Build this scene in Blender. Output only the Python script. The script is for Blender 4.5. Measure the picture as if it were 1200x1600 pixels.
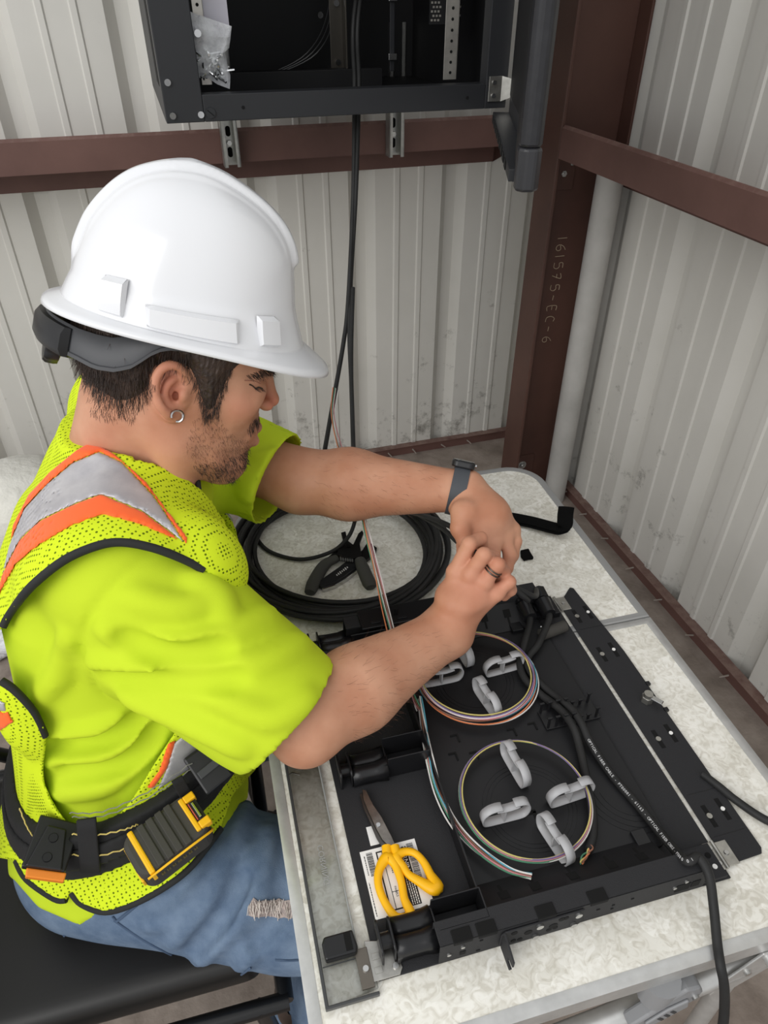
import bpy, bmesh, math, random
import numpy as np
from mathutils import Vector, Matrix

for o in list(bpy.data.objects):
    bpy.data.objects.remove(o, do_unlink=True)
scene = bpy.context.scene
COL = scene.collection
random.seed(7)
RNG = np.random.default_rng(11)

# ------------------------------------------------------------------ camera
CAM_H = 1.5
FOC = 1109.0                       # focal length in pixels of the 1200x1600 frame
PITCH = math.atan(839.0 / FOC)     # looking down
cd = bpy.data.cameras.new('camera')
cam = bpy.data.objects.new('camera', cd)
COL.objects.link(cam)
cam.location = (0, 0, CAM_H)
cam.rotation_euler = (math.pi / 2 - PITCH, 0, 0)
cd.sensor_fit = 'VERTICAL'
cd.sensor_height = 24.0
cd.lens = 24.0 * FOC / 1600.0
cd.clip_start = 0.02
scene.camera = cam

# ------------------------------------------------------------------ daylight
world = bpy.data.worlds.new('World')
scene.world = world
world.use_nodes = True
nt = world.node_tree
bg = nt.nodes['Background']
bg.inputs['Color'].default_value = (0.97, 0.985, 1.0, 1)
bg.inputs['Strength'].default_value = 0.86

def area(name, loc, target, sx, sy, power, col):
    d = bpy.data.lights.new(name, 'AREA')
    d.shape = 'RECTANGLE'; d.size = sx; d.size_y = sy
    d.energy = power; d.color = col
    o = bpy.data.objects.new(name, d)
    COL.objects.link(o)
    o.location = loc
    v = Vector(target) - Vector(loc)
    o.rotation_euler = v.to_track_quat('-Z', 'Y').to_euler()
    return o
# daylight falling through the wide open door behind and left of the photographer
area('open_door_daylight', (-2.2, -2.4, 3.3), (0.1, 0.9, 0.8), 3.6, 3.0, 118, (1.0, 0.985, 0.96))

vs = scene.view_settings
vs.view_transform = 'Standard'
vs.look = 'None'
vs.gamma = 1.0
vs.exposure = 0.0
vs.use_curve_mapping = False
# ------------------------------------------------------------------ helpers
cp, sp = math.cos(PITCH), math.sin(PITCH)
AXF = np.array([0, cp, -sp]); AXU = np.array([0, sp, cp]); AXX = np.array([1.0, 0, 0])
CAM0 = np.array([0, 0, CAM_H])
def ray(u, v):
    return AXF + (u - 600) / FOC * AXX - (v - 800) / FOC * AXU
def at(u, v, w):                      # point seen at pixel (u, v), w metres deep
    return CAM0 + w * ray(u, v)
def atz(u, v, z):                     # point seen at pixel (u, v) on the level z
    d = ray(u, v)
    return CAM0 + d * ((z - CAM_H) / d[2])
TA = math.radians(14.6)               # table heading
RA = math.radians(17.0)               # room heading
def T(u, v, z): return np.array([u*math.cos(TA)-v*math.sin(TA), u*math.sin(TA)+v*math.cos(TA), z])
def R(u, v, z): return np.array([u*math.cos(RA)-v*math.sin(RA), u*math.sin(RA)+v*math.cos(RA), z])
def tuv(p):   # world -> table frame
    return np.array([p[0]*math.cos(TA)+p[1]*math.sin(TA), -p[0]*math.sin(TA)+p[1]*math.cos(TA), p[2]])
def ruv(p):
    return np.array([p[0]*math.cos(RA)+p[1]*math.sin(RA), -p[0]*math.sin(RA)+p[1]*math.cos(RA), p[2]])
def tpx(u, v, z): return tuv(atz(u, v, z))   # pixel on level z -> table frame

# ---- materials
MATS = {}
def lin(r, g, b):
    f = lambda c: (c/255/12.92) if c/255 <= 0.04045 else ((c/255+0.055)/1.055)**2.4
    return (f(r), f(g), f(b), 1)
def mat(name, rgb=None, rough=0.5, metal=0.0, noise=None, bump=None, coat=0.0, spec=0.5, ramp=None, alpha=None, trans=0.0, ior=1.45, sheen=0.0, sss=0.0):
    """noise=(scale, rgb2, lo, hi) mixes a second colour; bump=(scale, strength, distance)"""
    if name in MATS: return MATS[name]
    m = bpy.data.materials.new(name); m.use_nodes = True
    n = m.node_tree; b = n.nodes['Principled BSDF']
    b.inputs['Base Color'].default_value = lin(*rgb)
    b.inputs['Roughness'].default_value = rough
    b.inputs['Metallic'].default_value = metal
    b.inputs['Coat Weight'].default_value = coat
    b.inputs['Specular IOR Level'].default_value = spec
    b.inputs['IOR'].default_value = ior
    b.inputs['Transmission Weight'].default_value = trans
    b.inputs['Sheen Weight'].default_value = sheen
    if sss:
        b.inputs['Subsurface Weight'].default_value = sss
        b.inputs['Subsurface Radius'].default_value = (0.6, 0.25, 0.12)
        b.inputs['Subsurface Scale'].default_value = 0.01
    tc = n.nodes.new('ShaderNodeTexCoord')
    if noise:
        sc, rgb2, lo, hi = noise
        t = n.nodes.new('ShaderNodeTexNoise'); t.inputs['Scale'].default_value = sc
        t.inputs['Detail'].default_value = 5; t.inputs['Roughness'].default_value = 0.6
        n.links.new(tc.outputs['Object'], t.inputs['Vector'])
        r = n.nodes.new('ShaderNodeValToRGB')
        r.color_ramp.elements[0].position = lo; r.color_ramp.elements[0].color = lin(*rgb)
        r.color_ramp.elements[1].position = hi; r.color_ramp.elements[1].color = lin(*rgb2)
        n.links.new(t.outputs['Fac'], r.inputs['Fac'])
        n.links.new(r.outputs['Color'], b.inputs['Base Color'])
    if bump:
        t = n.nodes.new('ShaderNodeTexNoise'); t.inputs['Scale'].default_value = bump[0]; t.inputs['Detail'].default_value = 4
        n.links.new(tc.outputs['Object'], t.inputs['Vector'])
        bn = n.nodes.new('ShaderNodeBump'); bn.inputs['Strength'].default_value = bump[1]; bn.inputs['Distance'].default_value = bump[2]
        n.links.new(t.outputs['Fac'], bn.inputs['Height'])
        n.links.new(bn.outputs['Normal'], b.inputs['Normal'])
    MATS[name] = m
    return m
def nd(m, kind, **kw):
    x = m.node_tree.nodes.new(kind)
    for k, v in kw.items():
        if k in x.inputs.keys(): x.inputs[k].default_value = v
        else: setattr(x, k, v)
    return x
def lk(m, a, b): m.node_tree.links.new(a, b)
def bsdf(m): return m.node_tree.nodes['Principled BSDF']

# ---- mesh building
class MB:
    def __init__(s): s.v = []; s.f = []; s.mi = []
    def add(s, verts, faces, mi=0):
        o = len(s.v); s.v += [tuple(map(float, p)) for p in verts]
        s.f += [tuple(i + o for i in f) for f in faces]; s.mi += [mi]*len(faces); return s
    def box(s, a, b, M=None, mi=0):
        (x0, y0, z0), (x1, y1, z1) = a, b
        vs_ = [(x0,y0,z0),(x1,y0,z0),(x1,y1,z0),(x0,y1,z0),(x0,y0,z1),(x1,y0,z1),(x1,y1,z1),(x0,y1,z1)]
        if M is not None: vs_ = [tuple(M @ Vector(p)) for p in vs_]
        return s.add(vs_, [(0,3,2,1),(4,5,6,7),(0,1,5,4),(1,2,6,5),(2,3,7,6),(3,0,4,7)], mi)
    def cbox(s, c, h, M=None, mi=0):
        return s.box([c[i]-h[i] for i in range(3)], [c[i]+h[i] for i in range(3)], M, mi)
    def prism(s, poly, z0, z1, M=None, mi=0):          # polygon (x,y) ccw extruded along z
        n = len(poly)
        vs_ = [(p[0], p[1], z0) for p in poly] + [(p[0], p[1], z1) for p in poly]
        if M is not None: vs_ = [tuple(M @ Vector(p)) for p in vs_]
        fs = [tuple(range(n-1, -1, -1)), tuple(range(n, 2*n))] + [(i, (i+1) % n, n+(i+1) % n, n+i) for i in range(n)]
        return s.add(vs_, fs, mi)
    def cyl(s, p0, p1, r0, r1=None, n=16, caps=True, mi=0):
        if r1 is None: r1 = r0
        p0 = Vector(p0); p1 = Vector(p1); q = (p1-p0).to_track_quat('Z', 'Y')
        vs_ = []
        for p, r in ((p0, r0), (p1, r1)):
            for i in range(n):
                a = 2*math.pi*i/n
                vs_.append(tuple(p + q @ Vector((r*math.cos(a), r*math.sin(a), 0))))
        fs = [(i, (i+1) % n, n+(i+1) % n, n+i) for i in range(n)]
        if caps: fs += [tuple(range(n-1, -1, -1)), tuple(range(n, 2*n))]
        return s.add(vs_, fs, mi)
    def tube(s, pts, r, n=8, closed=False, caps=True, flat=None, mi=0):
        pts = [Vector(p) for p in pts]; m = len(pts)
        rr = r if hasattr(r, '__len__') else [r]*m
        tans = []
        for i in range(m):
            if closed: t = pts[(i+1) % m] - pts[i-1]
            else: t = pts[min(i+1, m-1)] - pts[max(i-1, 0)]
            tans.append(t.normalized() if t.length > 1e-9 else Vector((0, 0, 1)))
        ref = Vector((0, 0, 1)) if abs(tans[0].z) < 0.9 else Vector((1, 0, 0))
        nrm = (ref - tans[0]*ref.dot(tans[0])).normalized()
        vs_ = []
        for i in range(m):
            nrm = (nrm - tans[i]*nrm.dot(tans[i]))
            nrm = nrm.normalized() if nrm.length > 1e-9 else tans[i].orthogonal().normalized()
            if flat is not None and flat[0] == 'up':     # keep first axis near world up
                u_ = Vector((0, 0, 1)); q = u_ - tans[i]*u_.dot(tans[i])
                if q.length > 1e-3: nrm = q.normalized()
            bi = tans[i].cross(nrm)
            for k in range(n):
                a = 2*math.pi*(k+0.5)/n
                ca, sa = math.cos(a), math.sin(a)
                if flat is not None: ca *= flat[1]; sa *= flat[2]
                vs_.append(tuple(pts[i] + (nrm*ca + bi*sa)*rr[i]))
        fs = []
        for i in range(m if closed else m-1):
            j = (i+1) % m
            for k in range(n):
                l = (k+1) % n
                fs.append((i*n+k, i*n+l, j*n+l, j*n+k))
        if caps and not closed: fs += [tuple(range(n-1, -1, -1)), tuple(range((m-1)*n, m*n))]
        return s.add(vs_, fs, mi)
    def grid(s, P, closed_u=False, closed_v=False, mi=0):   # P[i][j] -> points
        a = np.asarray(P, float); m, n = a.shape[:2]
        fs = []
        for i in range(m if closed_u else m-1):
            for j in range(n if closed_v else n-1):
                i2, j2 = (i+1) % m, (j+1) % n
                fs.append((i*n+j, i2*n+j, i2*n+j2, i*n+j2))
        return s.add(a.reshape(-1, 3), fs, mi)
    def sphere(s, c, r, n=12, m=8, mi=0, M=None):
        vs_ = []; r = r if hasattr(r, '__len__') else (r, r, r)
        for i in range(m+1):
            t = math.pi*i/m
            for j in range(n):
                a = 2*math.pi*j/n
                p = Vector((r[0]*math.sin(t)*math.cos(a), r[1]*math.sin(t)*math.sin(a), r[2]*math.cos(t)))
                if M is not None: p = M @ p
                vs_.append(tuple(Vector(c)+p))
        fs = [(i*n+j, (i+1)*n+j, (i+1)*n+(j+1) % n, i*n+(j+1) % n) for i in range(m) for j in range(n)]
        return s.add(vs_, fs, mi)
    def build(s, name, m, parent=None, smooth=None, bevel=None, frame=None):
        me = bpy.data.meshes.new(name)
        me.from_pydata(s.v, [], s.f)
        for x in (m if isinstance(m, (list, tuple)) else [m]): me.materials.append(x)
        if any(s.mi): me.polygons.foreach_set('material_index', s.mi)
        if smooth is not None:
            me.polygons.foreach_set('use_smooth', [True]*len(s.f))
            if smooth < 180: me.set_sharp_from_angle(angle=math.radians(smooth))
        me.update()
        o = bpy.data.objects.new(name, me)
        COL.objects.link(o)
        if parent is not None: o.parent = parent
        elif frame is not None: o.rotation_euler = (0, 0, frame)
        if bevel:
            bv = o.modifiers.new('bevel', 'BEVEL'); bv.width = bevel; bv.segments = 2; bv.limit_method = 'ANGLE'
            bv.angle_limit = math.radians(40); bv.harden_normals = False
        return o
def tag(o, label=None, cat=None, group=None, kind=None):
    if label: o['label'] = label
    if cat: o['category'] = cat
    if group: o['group'] = group
    if kind: o['kind'] = kind
    return o
def thing(name, label, cat, loc=(0, 0, 0), rotz=0, group=None):
    o = bpy.data.objects.new(name, None); COL.objects.link(o)
    o.location = loc; o.rotation_euler = (0, 0, rotz); o.empty_display_size = 0.05
    return tag(o, label, cat, group)
def copy_tree(o, parent=None):
    c = o.copy(); COL.objects.link(c); c.parent = parent
    for ch in o.children: copy_tree(ch, c)
    return c
def spline(pts, n=8, closed=False):          # Catmull-Rom
    p = np.asarray(pts, float); m = len(p); out = []
    for i in range(m if closed else m-1):
        if closed: a, b, c, d = p[i-1], p[i], p[(i+1) % m], p[(i+2) % m]
        else: a, b, c, d = p[max(i-1, 0)], p[i], p[i+1], p[min(i+2, m-1)]
        for k in range(n):
            t = k/n
            out.append(0.5*((2*b) + (c-a)*t + (2*a-5*b+4*c-d)*t*t + (3*b-a-3*c+d)*t**3))
    if not closed: out.append(p[-1])
    return np.array(out)
def text_mesh(name, body, size, M, m, parent, ext=0.0003, frame=None, align='CENTER'):
    cu = bpy.data.curves.new(name, 'FONT'); cu.body = body; cu.size = size; cu.extrude = ext; cu.align_x = align
    cu.align_y = 'CENTER'; cu.resolution_u = 3
    t = bpy.data.objects.new(name + '_font', cu); COL.objects.link(t)
    dg = bpy.context.evaluated_depsgraph_get()
    me = bpy.data.meshes.new_from_object(t.evaluated_get(dg))
    bpy.data.objects.remove(t, do_unlink=True)
    me.name = name
    me.transform(M); me.materials.clear(); me.materials.append(m)
    o = bpy.data.objects.new(name, me); COL.objects.link(o)
    if parent is not None: o.parent = parent
    elif frame is not None: o.rotation_euler = (0, 0, frame)
    return o
def basis(o, x, y, z):
    M = Matrix.Identity(4)
    for i in range(3):
        M[i][0] = x[i]; M[i][1] = y[i]; M[i][2] = z[i]; M[i][3] = o[i]
    return M
# ------------------------------------------------------------------ the building corner (room frame, U right, V away)
WU, WV = 1.262, 2.255           # inner planes of right and back walls
m_wall = mat('painted_steel_panel', (216, 214, 208), rough=0.42, noise=(1.6, (203, 201, 194), 0.35, 0.75), spec=0.4)
# dirt speckles and smears on the panels
def dirty(m, strength=0.6):
    b = bsdf(m); src = b.inputs['Base Color'].links[0].from_socket
    tc = nd(m, 'ShaderNodeTexCoord')
    t = nd(m, 'ShaderNodeTexNoise', Scale=14.0, Detail=8.0, Roughness=0.75)
    t2 = nd(m, 'ShaderNodeTexNoise', Scale=2.3, Detail=3.0)
    sx = nd(m, 'ShaderNodeSeparateXYZ'); lk(m, tc.outputs['Object'], sx.inputs[0])
    mr = nd(m, 'ShaderNodeMapRange'); mr.inputs[1].default_value = 1.0; mr.inputs[2].default_value = 0.0
    mr.inputs[3].default_value = -0.05; mr.inputs[4].default_value = 0.105
    lk(m, sx.outputs[2], mr.inputs[0])
    for q in (t, t2): lk(m, tc.outputs['Object'], q.inputs['Vector'])
    ad = nd(m, 'ShaderNodeMath', operation='ADD'); lk(m, t.outputs['Fac'], ad.inputs[0]); lk(m, mr.outputs[0], ad.inputs[1])
    ad2 = nd(m, 'ShaderNodeMath', operation='MULTIPLY_ADD'); lk(m, t2.outputs['Fac'], ad2.inputs[0]); ad2.inputs[1].default_value = 0.25; lk(m, ad.outputs[0], ad2.inputs[2])
    r = nd(m, 'ShaderNodeValToRGB'); r.color_ramp.elements[0].position = 0.76; r.color_ramp.elements[0].color = (0, 0, 0, 1)
    r.color_ramp.elements[1].position = 0.92; r.color_ramp.elements[1].color = (strength,)*3 + (1,)
    lk(m, ad2.outputs[0], r.inputs['Fac'])
    mx = nd(m, 'ShaderNodeMix', data_type='RGBA'); lk(m, r.outputs['Color'], mx.inputs[0]); lk(m, src, mx.inputs[6])
    mx.inputs[7].default_value = lin(96, 92, 84)
    lk(m, mx.outputs[2], b.inputs['Base Color'])
dirty(m_wall, 0.8)
m_prim = mat('red_oxide_primer', (110, 80, 73), rough=0.55, noise=(5, (94, 67, 61), 0.3, 0.7), bump=(60, 0.08, 0.002))
# dust lying on the up-facing edges of the steel
def dusty(m, rgb, lo=0.45, hi=0.62):
    b = bsdf(m); src = b.inputs['Base Color'].links[0].from_socket
    tc = nd(m, 'ShaderNodeTexCoord'); g = nd(m, 'ShaderNodeNewGeometry'); sx = nd(m, 'ShaderNodeSeparateXYZ')
    lk(m, g.outputs['True Normal'], sx.inputs[0])
    t = nd(m, 'ShaderNodeTexNoise', Scale=38.0, Detail=6.0, Roughness=0.7); lk(m, tc.outputs['Object'], t.inputs['Vector'])
    mu = nd(m, 'ShaderNodeMath', operation='MULTIPLY'); mu.use_clamp = True
    lk(m, t.outputs['Fac'], mu.inputs[0]); lk(m, sx.outputs[2], mu.inputs[1])
    r = nd(m, 'ShaderNodeValToRGB'); r.color_ramp.elements[0].position = lo*0.7; r.color_ramp.elements[0].color = (0, 0, 0, 1)
    r.color_ramp.elements[1].position = hi; r.color_ramp.elements[1].color = (0.75,)*3 + (1,)
    lk(m, mu.outputs[0], r.inputs['Fac'])
    mx = nd(m, 'ShaderNodeMix', data_type='RGBA'); lk(m, r.outputs['Color'], mx.inputs[0]); lk(m, src, mx.inputs[6]); mx.inputs[7].default_value = lin(*rgb)
    lk(m, mx.outputs[2], b.inputs['Base Color'])
dusty(m_prim, (140, 118, 108))
m_floor = mat('concrete_floor', (158, 146, 136), rough=0.85, noise=(9, (118, 106, 97), 0.35, 0.72), bump=(35, 0.35, 0.01))
m_gal = mat('galvanised_steel', (186, 186, 182), rough=0.38, metal=0.85, noise=(25, (150, 150, 148), 0.3, 0.7))
m_bolt = mat('zinc_bolt', (200, 200, 198), rough=0.3, metal=0.9)

def panel_profile(s0, s1, phase):
    pts = []; per = 0.3048; D = 0.032
    prof = [(0, 0), (.026, D), (.060, D), (.086, 0), (.145, 0), (.149, .0045), (.163, .0045), (.167, 0), (.224, 0), (.228, .0045), (.242, .0045), (.246, 0)]
    k0 = math.floor((s0-phase)/per)-1
    k = k0
    while phase + k*per < s1 + per:
        for s, d in prof:
            x = phase + k*per + s
            if s0 <= x <= s1: pts.append((x, d))
        k += 1
    return [(s0, pts[0][1])] + pts + [(s1, pts[-1][1])]
# back wall: ribs recede away from the viewer (minor pencil ribs stand proud)
mb = MB(); P = []
for x, d in panel_profile(-2.6, WU, 0.575):
    dd = d if d > 0.01 else -d
    P.append([(x, WV + dd, -0.05), (x, WV + dd, 2.9)])
mb.grid(P)
# lap seam
wall_back = mb.build('wall_back', m_wall, smooth=None, frame=RA)
tag(wall_back, 'corrugated off-white steel panel wall behind the worker', kind='structure')
mb = MB(); P = []
for x, d in panel_profile(-1.2, 2.35, 1.49):      # x = V, mirrored so that the recess closes toward the camera
    dd = d if d > 0.01 else -d
    P.append([(WU + dd, x, -0.05), (WU + dd, x, 2.9)])
mb.grid(P)
wall_right = mb.build('wall_right', m_wall, frame=RA)
tag(wall_right, 'corrugated off-white steel panel wall on the right', kind='structure')
mb = MB().box((-2.8, -2.0, -0.06), (1.6, 2.6, 0.0))
floor = mb.build('floor', m_floor, frame=RA); tag(floor, 'dusty stained concrete floor', kind='structure')
# base trims with a folded top lip, and the sill ledge on the floor
mb = MB()
mb.box((-2.6, 2.232, 0.0), (1.24, 2.254, 0.034)); mb.box((-2.6, 2.226, 0.034), (1.24, 2.254, 0.037))
t1 = mb.build('trim_1', m_prim, frame=RA); tag(t1, 'dark red base angle along the back wall', kind='structure')
mb = MB()
mb.box((1.238, -1.2, 0.0), (1.261, 1.84, 0.034)); mb.box((1.231, -1.2, 0.034), (1.261, 1.84, 0.037))
t2 = mb.build('trim_2', m_prim, frame=RA); tag(t2, 'dark red base angle along the right wall', kind='structure')
# anchor screws poking from the base angles
m_pin = mat('fastener', (170, 160, 150), rough=0.5, metal=0.4)
for i, v in enumerate((1.80, 1.66, 1.52, 1.37, 1.22, 1.07, 0.92)):
    MB().cyl((1.238, v, 0.017), (1.213, v+0.004, 0.013+0.004*(i % 3)), 0.003, 0.002, 6).build('screw', m_pin, t2)
for i, u in enumerate((0.62, 0.70, 0.80, 0.92, 1.03)):
    MB().cyl((u, 2.232, 0.017), (u+0.006, 2.205, 0.020-0.004*(i % 3)), 0.003, 0.002, 6).build('screw', m_pin, t1)

# Z girts: inner flange up, web, outer flange down against the wall
def zprof(gap):   # (distance from wall, z) thick polyline
    c = [(0.205, 1.182), (0.199, 1.186), (0.203, 1.188), (0.211, 1.180), (0.211, 1.118), (0.207, 1.113), (0.004, 1.113), (0.0, 1.109), (0.0, 1.03), (0.004, 1.03), (0.004, 1.104), (0.009, 1.108), (0.205, 1.108), (0.2145, 1.114), (0.2145, 1.183), (0.207, 1.1925), (0.196, 1.1895), (0.198, 1.1835)]
    return c
def girt(name, A, B, wallax, label, num):
    # A,B along coordinate; wallax 'V' (back) or 'U' (right)
    prof = [(.2145, 1.112), (.2145, 1.184), (.208, 1.191), (.199, 1.189), (.1985, 1.184), (.207, 1.184), (.210, 1.181), (.210, 1.118), (.004, 1.116), (.004, 1.03), (.0, 1.03), (.0, 1.111)]
    mb = MB(); n = len(prof); vs_ = []
    for s in (A, B):
        for d, z in prof:
            vs_.append((s, WV-0.001-d, z) if wallax == 'V' else (WU-0.001-d, s, z))
    fs = [(i, (i+1) % n, n+(i+1) % n, n+i) for i in range(n)] + [tuple(range(n)), tuple(range(2*n-1, n-1, -1))]
    mb.add(vs_, fs)
    o = mb.build(name, m_prim, frame=RA)
    bm = bmesh.new(); bm.from_mesh(o.data); bmesh.ops.recalc_face_normals(bm, faces=bm.faces); bm.to_mesh(o.data); bm.free()
    return tag(o, label, kind='structure')
girt('trim_3', -2.6, 1.048, 'V', 'dark red steel girt across the back wall', 3)
girt('trim_4', -1.2, 1.842, 'U', 'dark red steel girt along the right wall, dusty on top', 4)

# corner column: wide flange section
m_col = mat('red_oxide_column', (94, 66, 57), rough=0.5, noise=(3.5, (76, 52, 45), 0.3, 0.7), bump=(40, 0.06, 0.002))
mb = MB()
mb.box((1.046, 1.845, 0.0), (1.056, 1.955, 2.9)); mb.box((1.056, 1.897, 0.0), (1.250, 1.904, 2.9)); mb.box((1.250, 1.845, 0.0), (1.258, 1.955, 2.9))
column = thing('trim_5', 'dark red steel wide-flange corner column', None); column['kind'] = 'structure'; column.rotation_euler = (0, 0, RA)
mb.build('column_profile', m_col, column, bevel=0.002)
mb = MB().box((1.0565, 1.80, 0.0), (1.20, 1.8965, 0.010)).box((1.0565, 1.8925, 0.01), (1.14, 1.8968, 0.14))
mb.build('base_clip', m_col, column, bevel=0.001)
def bolt(p, axis, r, parent, m=m_bolt):
    mb = MB(); a = Vector(axis)
    mb.cyl(p, Vector(p)+a*0.002, r*1.5, r*1.5, 14); mb.cyl(Vector(p)+a*0.002, Vector(p)+a*0.009, r, r*0.92, 6); mb.cyl(Vector(p)+a*0.009, Vector(p)+a*0.014, r*0.5, r*0.45, 10)
    return mb.build('bolt', m, parent)
bolt((1.095, 1.8925, 0.10), (0, -1, 0), 0.011, column)
bolt((1.098, 1.896, 1.062), (0, -1, 0), 0.009, column)
bolt((1.118, 1.896, 1.085), (0, -1, 0), 0.004, column)
# girt clip plate under the right girt end
MB().box((1.06, 1.889, 1.02), (1.13, 1.8965, 1.108)).build('girt_clip', m_col, column, bevel=0.001)
# chalk erection mark, read from top to bottom: 161575-EC-6
m_chalk = mat('yellow_white_chalk', (176, 158, 134), rough=0.9)
STK = {'1': [[(0, 1), (0, 0)]], '6': [[(.6, 1), (.2, .75), (0, .35), (.15, .02), (.5, 0), (.65, .25), (.5, .48), (.1, .4)]],
       '5': [[(.65, 1), (.1, .98), (.08, .6), (.5, .62), (.7, .35), (.5, .02), (0, .05)]],
       '7': [[(0, .9), (.35, 1), (.6, .9), (.2, 0)], [(.05, .5), (.5, .5)]], '-': [[(0, .5), (.55, .45)]],
       'E': [[(.55, 1), (0, 1), (0, 0), (.55, 0)], [(0, .52), (.45, .5)]], 'C': [[(.65, .9), (.3, 1), (0, .6), (.1, .1), (.6, 0)]]}
mb = MB(); zc = 0.885; hgt = 0.030
mk0 = ruv(atz(0, 0, 0))
for ch in '161575-EC-6':
    wdt = 0.006 if ch == '1' else 0.021
    for st in STK[ch]:
        pts = []
        for a, b_ in st:
            u = 1.112 + hgt*b_ + 0.0; z = zc - 0.026*a*(1 if ch != '1' else 0)
            pts.append((u + 0.010*(zc-0.905), 1.8963, z))
        if len(pts) > 2: pts = [tuple(p) for p in spline(pts, 4)]
        mb.tube(pts, 0.0011, 5)
    zc -= wdt + 0.0125
mb.build('chalk_mark', m_chalk, column)
# grey conduit / downpipe standing in the corner
m_pipe = mat('grey_downpipe', (188, 186, 182), rough=0.5, noise=(6, (168, 166, 162), 0.35, 0.7))
pipe = MB(); pts = []
poly = []
for k in range(20):
    a = 2*math.pi*k/20; poly.append((1.188 + 0.037*math.cos(a), 1.80 + 0.037*math.sin(a)))
pipe.prism(poly, 0.0, 1.105)
o = pipe.build('downpipe', m_pipe, smooth=40, frame=RA)
tag(o, 'smooth grey pipe standing upright beside the corner column', 'pipe')
# ------------------------------------------------------------------ folding table (table frame)
m_lam = mat('marbled_laminate', (228, 226, 220), rough=0.28, spec=0.5)
def marble(m):
    b = bsdf(m); tc = nd(m, 'ShaderNodeTexCoord')
    n0 = nd(m, 'ShaderNodeTexNoise', Scale=22.0, Detail=2.0); lk(m, tc.outputs['Object'], n0.inputs['Vector'])
    mxv = nd(m, 'ShaderNodeMix', data_type='VECTOR'); mxv.inputs[0].default_value = 0.09
    lk(m, tc.outputs['Object'], mxv.inputs[4]); lk(m, n0.outputs['Color'], mxv.inputs[5])
    v = nd(m, 'ShaderNodeTexVoronoi', Scale=48.0); v.feature = 'F1'; lk(m, mxv.outputs[1], v.inputs['Vector'])
    n1 = nd(m, 'ShaderNodeTexNoise', Scale=85.0, Detail=2.0, Distortion=1.8); lk(m, tc.outputs['Object'], n1.inputs['Vector'])
    r = nd(m, 'ShaderNodeValToRGB'); e = r.color_ramp.elements
    e[0].position = 0.36; e[0].color = lin(222, 219, 211); e[1].position = 0.60; e[1].color = lin(246, 245, 241)
    e2 = r.color_ramp.elements.new(0.47); e2.color = lin(236, 234, 228)
    lk(m, n1.outputs['Fac'], r.inputs['Fac'])
    r2 = nd(m, 'ShaderNodeValToRGB'); r2.color_ramp.interpolation = 'LINEAR'
    sx = nd(m, 'ShaderNodeSeparateColor'); lk(m, v.outputs['Color'], sx.inputs[0]); lk(m, sx.outputs[0], r2.inputs['Fac'])
    r2.color_ramp.elements[0].color = lin(236, 234, 227); r2.color_ramp.elements[1].color = lin(255, 254, 250)
    mx = nd(m, 'ShaderNodeMix', data_type='RGBA', blend_type='MULTIPLY'); mx.inputs[0].default_value = 1.0
    lk(m, r.outputs['Color'], mx.inputs[6]); lk(m, r2.outputs['Color'], mx.inputs[7]); lk(m, mx.outputs[2], b.inputs['Base Color'])
marble(m_lam)
m_alu = mat('brushed_aluminium', (206, 206, 204), rough=0.36, metal=0.55, noise=(40, (186, 186, 184), 0.3, 0.7))
m_greyedge = mat('grey_edge_strip', (150, 150, 149), rough=0.45)
m_greyplastic = mat('grey_plastic', (140, 141, 143), rough=0.45)
TU0, TU1, TV0, TV1, TVM, TZ = -0.008, 0.600, 0.207, 1.107, 0.656, 0.70
table = thing('folding_table', 'folding aluminium table with marbled white top carrying the open fibre tray', 'table', rotz=TA)
def rrect(u0, v0, u1, v1, rad, corners, n=8):   # corners: set of 'ne','nw','se','sw' that are rounded
    out = []
    for c, cu, cv, a0 in (('se', u1, v0, -90), ('ne', u1, v1, 0), ('nw', u0, v1, 90), ('sw', u0, v0, 180)):
        if c in corners:
            x = cu - rad if cu == u1 else cu + rad; y = cv - rad if cv == v1 else cv + rad
            for k in range(n+1):
                a = math.radians(a0 + 90*k/n); out.append((x + rad*math.cos(a), y + rad*math.sin(a)))
        else: out.append((cu, cv))
    return out
E_ = 0.013
MB().prism(rrect(TU0+E_, TV0+E_, TU1-E_, TVM-0.012, 0.05, ()), TZ-0.016, TZ).build('top_panel', m_lam, table)
MB().prism(rrect(TU0+E_, TVM+0.012, TU1-E_, TV1-E_, 0.055, ('ne', 'nw')), TZ-0.016, TZ).build('top_panel', m_lam, table)
# edge frames: ring between inner and outer outline
def ring(inner, outer, z0, z1, zi):
    mb = MB(); n = len(inner)
    vs_ = [(p[0], p[1], z0) for p in outer] + [(p[0], p[1], z1-0.001) for p in outer] + [(p[0]*0.8+q[0]*0.2, p[1]*0.8+q[1]*0.2, z1) for p, q in zip(outer, inner)] + [(p[0], p[1], zi) for p in inner] + [(p[0], p[1], z0) for p in inner]
    fs = []
    for k in range(4):
        for i in range(n):
            j = (i+1) % n; fs.append((k*n+i, k*n+j, (k+1)*n+j, (k+1)*n+i))
    for i in range(n):
        j = (i+1) % n; fs.append((4*n+i, 4*n+j, j, i))
    return mb.add(vs_, fs)
ring(rrect(TU0+E_, TV0+E_, TU1-E_, TVM-0.012, 0.055, ()), rrect(TU0, TV0, TU1, TVM-0.001, 0.06, ()), TZ-0.026, TZ+0.0015, TZ+0.0005).build('edge_frame', m_alu, table, smooth=30)
ring(rrect(TU0+E_, TVM+0.012, TU1-E_, TV1-E_, 0.055, ('ne', 'nw')), rrect(TU0, TVM+0.001, TU1, TV1, 0.068, ('ne', 'nw')), TZ-0.026, TZ+0.0015, TZ+0.0005).build('edge_frame', m_greyedge, table, smooth=30)
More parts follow.
